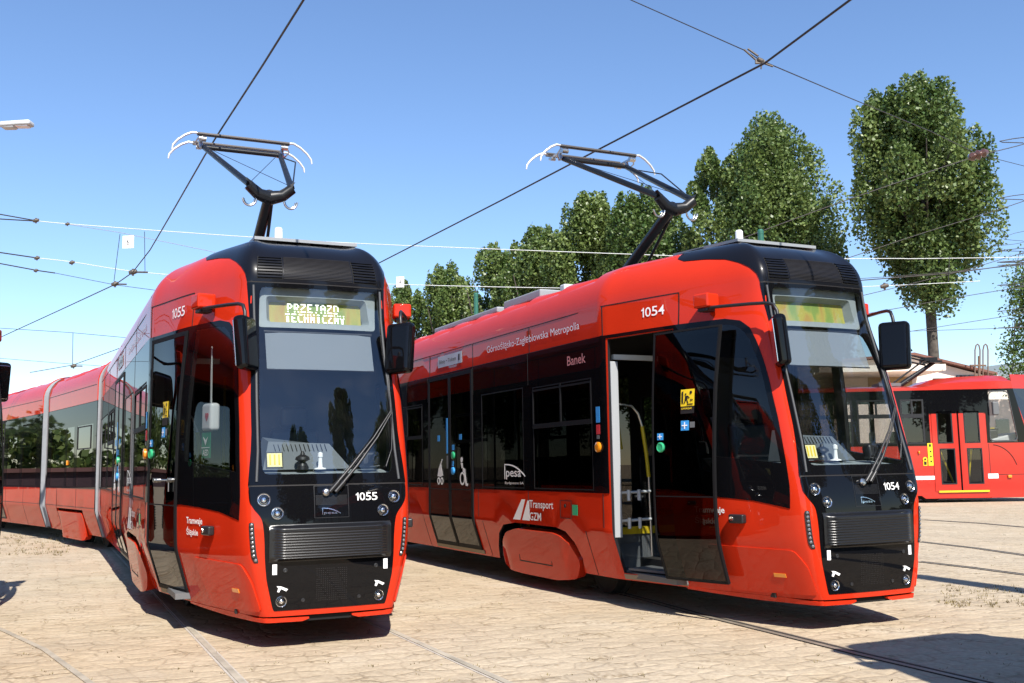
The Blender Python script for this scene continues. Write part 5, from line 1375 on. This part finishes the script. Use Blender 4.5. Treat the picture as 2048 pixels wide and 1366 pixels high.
# dark window band, flush frames and panes
mb = MB(); patch(mb, OS, [(u0, oz(887)), (LX(1852), oz(890)), (LX(1862), oz(889)), (LX(1862), oz(826)), (LX(1976), oz(826)), (LX(1976), oz(886)), (u1 + .45, oz(886)), (u1 + .05, oz(778)), (u0, oz(783))], wh + [cabw], .012, .014, [], [], 1., 1.); O("window_band", mb, BLACK, old)
for i, w in enumerate(wh):
    m = MB(); patch(m, OS, w, [], -.01, 0, [], [], 2, 2); o = O("window", m, OGLASS, old)
    m = MB(); a, b_ = w[0], w[2]; frame_rect(m, OS, a[0], a[1], b_[0], b_[1], .05, .018, .03, su=2, sv=2); strip(m, OS, a[0], oz(834), b_[0], oz(826), .02, .03, su=3, sv=3); strip(m, OS, (a[0] + b_[0]) / 2 - .03, oz(826), (a[0] + b_[0]) / 2 + .03, b_[1], .0195, .03, su=3, sv=3); O("window_frame", m, BSAT, o)
m = MB(); patch(m, OS, cabw, [], -.01, 0, [], [], 2, 2); o = O("cab_window", m, OGLASS, old)
m = MB(); c = np.mean(cabw, 0); patch(m, OS, rounded(cabw, .15), [[tuple(c + (np.array(p) - c) * .95) for p in rounded(cabw, .15)]], .018, .01, [], [], 2, 2); O("window_frame", m, RUBBER, o)
# the two door leaves
for a, b_ in ((1866, 1918), (1920, 1972)):
    m = MB(); xa, xb = LX(a), LX(b_); sk = (LX(a + 3), LX(b_ + 1))
    up_ = rect(xa + .16, oz(886), xb - .16, oz(822)); lo_ = rect(xa + .20, oz(968), xb - .13, oz(896))
    patch(m, OS, rect(xa, oz(982), xb, oz(818)), [up_, lo_], .02 if a < 1900 else .024, .05, [], [], 2, 2); o = O("folding_door", m, REDO, old)
    m = MB(); patch(m, OS, up_, [], 0, 0, [], [], 2, 2); patch(m, OS, lo_, [], 0, 0, [], [], 2, 2); O("door_glass", m, OGLASS, o)
    m = MB()
    for r_ in (up_, lo_): frame_rect(m, OS, r_[0][0], r_[0][1], r_[2][0], r_[2][1], .035, .03, .03, su=2, sv=2)
    O("glass_seal", m, BSAT, o)
m = MB(); strip(m, OS, LX(1860), oz(826), LX(1976), oz(808), .03, .03, su=3, sv=1); strip(m, OS, LX(1917.5), oz(980), LX(1920.5), oz(822), .03, .02, su=3, sv=3); O("door_surround", m, BLACK, old)
m = MB(); strip(m, OS, LX(1872), oz(984), LX(1972), oz(980.5), .05, .05, su=3, sv=1); O("step_edge", m, YELLOW, old)
m = MB(); tube(m, [(LX(1888), .35, oz(898)), (LX(1912), .35, oz(965))], .03, 6); O("grab_rail", m, HANDY, old); m = MB(); tube(m, [(LX(1953), .35, oz(898)), (LX(1942), .35, oz(967))], .03, 6); O("grab_rail", m, HANDY, old)
m = MB(); strip(m, OS, LX(1700), oz(958), LX(1869), oz(950.5), .004, .006, su=3, sv=1); O("white_stripe", m, WHITE, old); m = MB(); strip(m, OS, LX(1968), oz(957.5), LX(1993), oz(948), .004, .006, su=3, sv=1); O("white_stripe", m, WHITE, old)
m = MB(); strip(m, OS, LX(1855), oz(930), LX(1865), oz(885), .015, .006, su=2, sv=2); strip(m, OS, LX(1844.5), oz(930), LX(1852.5), oz(920), .015, .006, su=2, sv=2)
lathe(m, (LX(1848.5), -.015, oz(917)), (0, -1, 0), [(.07, 0), (.07, .01), (0, .01)], 14); yst = O("yellow_sticker", m, YELLOW, old)
m = MB(); lathe(m, (LX(1848.5), -.03, oz(917)), (0, -1, 0), [(.03, 0), (.03, .01), (0, .01)], 10); strip(m, OS, LX(1846), oz(928), LX(1851), oz(922), .022, .003); strip(m, OS, LX(1858), oz(892), LX(1862), oz(887), .022, .003)
for py in (900, 910, 920): strip(m, OS, LX(1859), oz(py + 3), LX(1862), oz(py), .022, .003)
O("sticker_symbol", m, SEAM, yst)
for px, py in ((1837, 903), (2015, 954)):
    m = MB(); box(m, (LX(px), -.03, oz(py)), (.12 if px > 1900 else .05, .06, .09), bev=.02); O("side_marker", m, AMBER, old)
m = MB(); strip(m, OS, LX(1977.5), oz(948), LX(1978.5), oz(888), .003, .003, su=3, sv=3); strip(m, OS, LX(1979), oz(950.5), LX(2048), oz(949.5), .003, .003, su=3)
arcp = [(LX(1982 + 52 * sin(t)), oz(950 - 60 * cos(t) ) ) for t in np.linspace(.1, 1.25, 12)]; tube(m, [(a, -.004, b_) for a, b_ in arcp], .012, 4); O("panel_gap", m, SEAM, old)
m = MB(); prism(m, [(u1 + .02, 0, zt_), (u1 + .62, 0, oz(905)), (u1 + 2.2, .75, oz(905)), (u1 + 1.9, .75, zt_)], (0, .04, 0)); fw = O("windscreen", m, WIND, old)
m = MB(); prism(m, [(u1 + .62, 0, oz(905)), (u1 + .75, 0, zb_), (u1 + 2.3, .75, zb_), (u1 + 2.2, .75, oz(905))], (0, .04, 0)); O("front_panel", m, REDO, old)
m = MB(); prism(m, [(u1 + .64, -.012, oz(888)), (u1 + .70, -.012, oz(948)), (u1 + 1.3, .25, oz(948)), (u1 + 1.26, .25, oz(888))], (0, .01, 0)); O("front_stripe", m, WHITE, old)
m = MB(); prism(m, [(u1 + .0, 0, oz(750)), (u1 + .03, 0, zt_), (u1 + 1.9, .75, zt_), (u1 + 1.8, .75, oz(750))], (0, .05, 0))
O("front_fairing", m, REDO, old)
m = MB(); box(m, (LX(2000), .5, oz(858)), (.35, .3, .12), bev=.04); box(m, (LX(2000), .5, oz(872)), (.3, .3, .4), bev=.05); ds = O("driver_seat", m, BSAT, old)
m = MB(); box(m, (LX(1996), .4, oz(857)), (.26, .1, .06), bev=.02); O("headrest_cover", m, YELLOW, ds)
m = MB(); box(m, (LX(2022), .9, oz(880)), (.9, 1.3, .25), Matrix.Rotation(radians(-14), 3, 'Y'), .04); O("dashboard", m, LGREY, old)
m = MB(); box(m, (LX(1977), 1.2, oz(870)), (.05, 2.2, 2.0)); O("cab_partition", m, IGREY, old)
for px in (1812, 1770, 1730, 1690):
    m = MB(); box(m, (LX(px), .5, oz(885)), (.42, .42, .08), bev=.03); box(m, (LX(px) - .2, .5, oz(878)), (.08, .42, .55), bev=.03); O("passenger_seat", m, BSAT, old)
m = MB(); box(m, (LX(1992), -.16, oz(818)), (.20, .12, .42), bev=.04); tube(m, [(LX(1990), -.0, oz(806)), (LX(1991), -.14, oz(806)), (LX(1992), -.16, oz(812))], .015, 6); O("mirror", m, MGREY, old)
# its pantograph, folded forwards
m = MB(); knee_ = (LX(1912), 1.2, oz(716)); tube(m, [(LX(1834), 1.2, oz(765)), knee_], [.09, .06], 8); tube(m, [(LX(1815), 1.2, oz(764)), (LX(1886), 1.2, oz(715))], .03, 6); O("pantograph_arm", m, PANTO, old)
m = MB()
for a, b_ in (((1808, 690), (1905, 711)), ((1818, 697), (1900, 716)), ((1815, 706), (1893, 722))): tube(m, [(LX(a[0]), 1.0, oz(a[1])), (LX(b_[0]), 1.2, oz(b_[1]))], .03, 6)
tube(m, [(LX(1800), .6, oz(683)), (LX(1842), .6, oz(684)), (LX(1852), .6, oz(696))], .03, 6); box(m, (LX(1900), 1.2, oz(711)), (.4, .5, .12)); box(m, (LX(1908), 1.2, oz(716)), (.4, .6, .07)); O("pantograph_frame", m, PANTO, old)
m = MB()
for px in (1795, 1805, 1815, 1826): lathe(m, (LX(px), 1.1, oz(770)), (0, 0, 1), [(.10, 0), (.12, .04), (.07, .08), (.12, .12), (.06, .16), (0, .18)], 10)
box(m, (LX(1806), 1.1, oz(763)), (.7, .7, .1)); O("roof_insulator", m, MGREY, old)

# ------------------------------------------------------------------ overhead line
WIREM = pbr("dark_contact_wire", (.045, .04, .04), .5, metal=.5)
SPANM = pbr("pale_span_rope", (.62, .64, .64), .6)
CLAMP = pbr("wire_clamp_metal", (.12, .10, .08), .5, metal=.5)
INS = pbr("brown_insulator", (.10, .045, .035), .3, coat=.5)
WIREG = "overhead wires strung across the yard"
def spline(P, k=6):
    P = [np.array(p, float) for p in P]
    if len(P) < 3: return [P[0] + (P[-1] - P[0]) * i / 10 for i in range(11)]
    out = []
    for i in range(len(P) - 1):
        p0, p1, p2, p3 = P[max(i - 1, 0)], P[i], P[i + 1], P[min(i + 2, len(P) - 1)]
        for j in range(k):
            t = j / k; out.append(.5 * ((2 * p1) + (-p0 + p2) * t + (2 * p0 - 5 * p1 + 4 * p2 - p3) * t * t + (-p0 + 3 * p1 - 3 * p2 + p3) * t ** 3))
    return out + [P[-1]]
def wire(P, r, label, mat=WIREM, name="overhead_wire", smooth=False, group=WIREG):
    m = MB(); pts = spline(P) if smooth else P
    tube(m, pts, r, 6); return O(name, m, mat, None, label, "wire", group)
ZC = 5.245
ca = [onz(*p, ZC) for p in ((700, -190), (607, 0), (525, 131), (440, 262), (410, 310), (340, 432), (300, 500), (265, 545), (232, 568), (120, 620), (0, 675), (-150, 735))]
wire(ca[:8], .011, "contact wire running down to the pantograph of tram 1055"); wire(ca[7:], .011, "contact wire bending left from the pull off behind tram 1055")
cb = [onz(*p, ZC) for p in ((1960, -190), (1700, 0), (1530, 126), (1195, 300), (1000, 402), (760, 525), (600, 606), (420, 690))]
wire(cb, .011, "contact wire rising over the pantograph of tram 1054")
DS = 21.0
def px_path(P, D=DS):
    W = [at(x, y, D) for x, y in P]
    ext = lambda a, b_: a + (a - b_) / np.linalg.norm(a - b_) * 22 * np.array([1, 1, .25])      # wires run on well past the frame
    if len(W) > 1:
        if not 0 <= P[-1][0] <= 2048: W.append(ext(W[-1], W[-2]))
        if not 0 <= P[0][0] <= 2048: W.insert(0, ext(W[0], W[1]))
    return W
wire(px_path([(-120, 405), (-20, 425), (70, 441)]), .013, "upper of the two dark stays at the left edge", WIREM); wire(px_path([(-120, 428), (0, 438), (70, 442)]), .013, "lower of the two dark stays at the left edge", WIREM)
wire(px_path([(70, 441), (140, 448), (440, 470), (700, 486), (960, 497), (1250, 508), (1520, 517), (1780, 517), (2080, 514)]), .008, "upper pale span rope crossing the whole yard", SPANM, smooth=True)
wire(px_path([(140, 449), (240, 465), (419, 502), (520, 530)], 19), .006, "thin grey stay holding the number six plate", pbr("thin_grey_wire", (.25, .27, .3), .5))
wire(px_path([(-80, 498), (0, 505), (75, 516)]), .014, "dark stay at the left edge above the lowest one", WIREM)
wire(px_path([(75, 516), (145, 524), (270, 543), (440, 556), (700, 566), (1000, 574), (1300, 578), (1560, 577), (1760, 572), (1960, 562)]), .0075, "lower pale span rope behind both trams", SPANM, smooth=True)
wire(px_path([(-80, 518), (0, 527), (75, 541), (110, 546)]), .013, "lowest dark stay at the left edge", WIREM); wire(px_path([(110, 546), (232, 570), (330, 583), (480, 600)]), .006, "thin stay continuing to the pull off behind tram 1055", WIREM)
wire(px_path([(-20, 655), (140, 665), (260, 676), (420, 690)], 45), .012, "faint distant span wire at the left", WIREM); wire(px_path([(-20, 715), (130, 727), (290, 738)], 45), .010, "faintest distant span wire near the left horizon", WIREM)
wire(px_path([(60, 745), (146, 730), (230, 700), (330, 660)], 40), .014, "distant contact wire rising past the left tram roof", WIREM)
wire(px_path([(146, 665), (145, 728)], 42), .012, "vertical dropper left of the rear roof of tram 1055", WIREM, smooth=False)
wire(px_path([(240, 468), (228, 562)], 20), .006, "short dropper under the number six plate", WIREM); wire(px_path([(289, 463), (290, 542)], 20), .006, "short dropper right of the number six plate", WIREM)
def clamp(px, py, D, s, label, ext=0.):
    s *= .62; m = MB(); p = at(px, py, D); lathe(m, p, (1, 0, .2), [(0, -s * 1.6), (s * .7, -s * 1.4), (s, 0), (s * .7, s * 1.4), (0, s * 1.6)], 10)
    tube(m, [p + np.array([0, 0, s * 1.2]), p - np.array([0, 0, s * 1.4])], s * .4, 6)
    if ext: tube(m, [p, p + np.array([ext, 0, -.01])], s * .35, 6)
    return O("wire_clamp", m, CLAMP, None, label, "clamp", "clamps on the overhead wires")
clamp(266, 544, 20.5, .09, "brown clamp where the contact wire of tram 1055 kinks", .30); clamp(230, 568, 21, .08, "brown clamp below the number six plate", .24)
clamp(72, 441, DS, .07, "turnbuckle on the upper left stays"); clamp(135, 448, DS, .05, "small insulator along the upper pale span rope"); clamp(74, 516, DS, .06, "turnbuckle at the dark and pale joint of the lower rope"); clamp(144, 525, DS, .06, "small insulator along the lower pale span rope"); clamp(72, 541, DS, .05, "turnbuckle on the lowest left stay")
clamp(147, 732, 40, .12, "far clamp hanging under the vertical dropper", .35); clamp(1769, 572, DS, .09, "clamp on the pale rope beside the big poplar")
# right hand bundle
D2 = 34.
for P, r, lb in (([(2100, 268), (2048, 288), (1960, 311), (1860, 343), (1660, 412), (1420, 500), (1300, 540)], .016, "topmost wire slanting across the big poplar"), ([(2100, 382), (2048, 402), (1960, 431), (1840, 468), (1680, 521), (1560, 556)], .014, "second wire slanting below the insulator of the big poplar"),
                 ([(2100, 492), (2048, 505), (1930, 540), (1800, 573), (1700, 597)], .012, "wire crossing just under the crown of the big poplar"), ([(2100, 518), (2048, 526), (1900, 546), (1690, 563)], .018, "thick wire beside the pale rope at the right"), ([(2100, 530), (2048, 530), (1850, 548), (1690, 559)], .010, "thin wire paired with the thick one at the right"),
                 ([(2100, 562), (2048, 573), (1920, 594), (1720, 630)], .012, "wire meeting the trunk of the big poplar"), ([(2100, 612), (2048, 626), (1920, 647), (1800, 666)], .010, "lowest but one wire across the poplar trunk"), ([(2100, 652), (2048, 655), (1800, 663)], .009, "lowest wire across the poplar trunk"), ([(2100, 452), (2048, 484), (1980, 492)], .008, "faint short wire at the right edge")):
    wire(px_path(P, D2), r, lb, smooth=True)
wire([at(1180, -40, 11.5), at(1262, 0, 11.2), at(1490, 101, 10.4), at(1520, 120, 10.3), at(1690, 192, 12.5), at(1860, 262, 16), at(1958, 309, 19), at(2060, 335, 21)], .006, "cable crossing above tram 1054 with a bracket", WIREM)
m = MB(); p = at(1518, 120, 10.3); tube(m, [at(1488, 99, 10.3), at(1514, 122, 10.3), at(1546, 133, 10.3)], .010, 6); tube(m, [at(1496, 98, 10.35), at(1516, 112, 10.3)], .012, 6); lathe(m, at(1522, 122, 10.3), (.8, .3, -.4), [(0, -.05), (.022, -.045), (.03, 0), (.022, .045), (0, .05)], 10); box(m, at(1520, 124, 10.3), (.10, .03, .035)); tube(m, [at(1524, 122, 10.3), at(1522, 138, 10.3)], .008, 6)
O("wire_crossing_bracket", m, CLAMP, None, "brown bracket where two wires cross above tram 1054", "bracket")
m = MB(); p = at(1958, 309, 19); d_ = at(1990, 300, 19) - at(1926, 321, 19); lathe(m, p, d_, [(0, -.22), (.05, -.2), (.09, -.13), (.06, -.08), (.10, -.02), (.06, .04), (.09, .10), (.04, .18), (0, .2)], 12); O("line_insulator", m, INS, None, "brown ribbed insulator against the big poplar", "insulator")
wire(px_path([(1899, 513), (1897, 562)], DS), .008, "short dropper right of the big poplar crown", WIREM)
# number plates
def plate(px, py, D, w, h, s, label):
    root = E("number_plate", tuple(at(px, py, D)), radians(-6), label, "sign", "number plates hung on the wires"); m = MB(); box(m, (0, 0, 0), (w, .012, h), bev=.003); O("plate", m, WHITE, root)
    m = MB(); put_text(m, s, lambda a, b_: (np.array([-w * .13 + w * .26 * a, -.009, -h * .22 + h * .44 * b_]), np.array([0, -1., 0]))); O("plate_number", m, BSAT, root); return root
plate(256.5, 484, 19.0, 24 / F_PX * 19, 26 / F_PX * 19, "6", "white plate with a 6 above tram 1055"); plate(800.5, 564, 20.8, 16 / F_PX * 20.8, 22 / F_PX * 20.8, "4", "small white plate with a 4 between the trams")
# green poles
GPOLE = pbr("green_pole_paint", (.02, .115, .075), .45, coat=.3)
def pole(x, y, h, r, label, arm=None):
    root = E("catenary_pole", (x, y, 0), 0, label, "pole", "green catenary poles"); m = MB(); tube(m, [(0, 0, 0), (0, 0, h)], [r * 1.1, r * .85], 14); O("shaft", m, GPOLE, root)
    m = MB(); lathe(m, (0, 0, h), (0, 0, 1), [(r * .9, -.1), (r * .9, 0), (r * .6, .05), (0, .06)], 14); lathe(m, (0, 0, 0), (0, 0, 1), [(r * 1.9, 0), (r * 1.9, .12), (r * 1.1, .16)], 14); O("cap_and_base", m, GPOLE, root); return root
for px, pt, D, lb in ((952, 588, 40, "green pole top behind the roof boxes of tram 1054"), (1521, 462, 30, "green pole top behind the cab roof of tram 1054")):
    t = at(px, pt, D); pole(t[0], t[1], t[2], .10, lb)
pole(-20.5, 24, 7.5, .13, "green pole beyond the left edge"); pole(-27, 33, 7.5, .13, "farther green pole beyond the left edge"); pole(7.2, 4.86, 8.3, .2, "pole beyond the right edge casting the long thin shadow")
# street lamp at the left edge
lamp = E("street_lamp", tuple(at(-330, 1080, 16)[:2]) + (0,), 0, "grey street lamp head reaching in at the left edge", "lamp")
lo = np.array(lamp.location); q = lambda px, py: tuple(np.array(at(px, py, 16)) - lo)
m = MB(); tube(m, [(0, 0, 0), tuple(np.array(q(-330, 330)))], [.10, .06], 10); tube(m, [q(-330, 330), q(-310, 275), q(-200, 262), q(5, 250.5)], [.06, .045, .035, .03], 8); O("lamp_post", m, LGREY, lamp)
m = MB(); a = np.array(q(4, 250.5)); b_ = np.array(q(64, 247)); c = (a + b_) / 2; box(m, c, (np.linalg.norm(b_ - a), .20, .085), Matrix.Rotation(radians(-3), 3, 'Y'), .03); box(m, a * .75 + b_ * .25 - np.array([0, 0, .02]), (.22, .16, .10), bev=.03); h = O("lamp_head", m, LGREY, lamp)
m = MB(); box(m, c + (b_ - a) * .2 - np.array([0, 0, .045]), (.2, .14, .02), bev=.005); O("lamp_glass", m, WREFL, h)
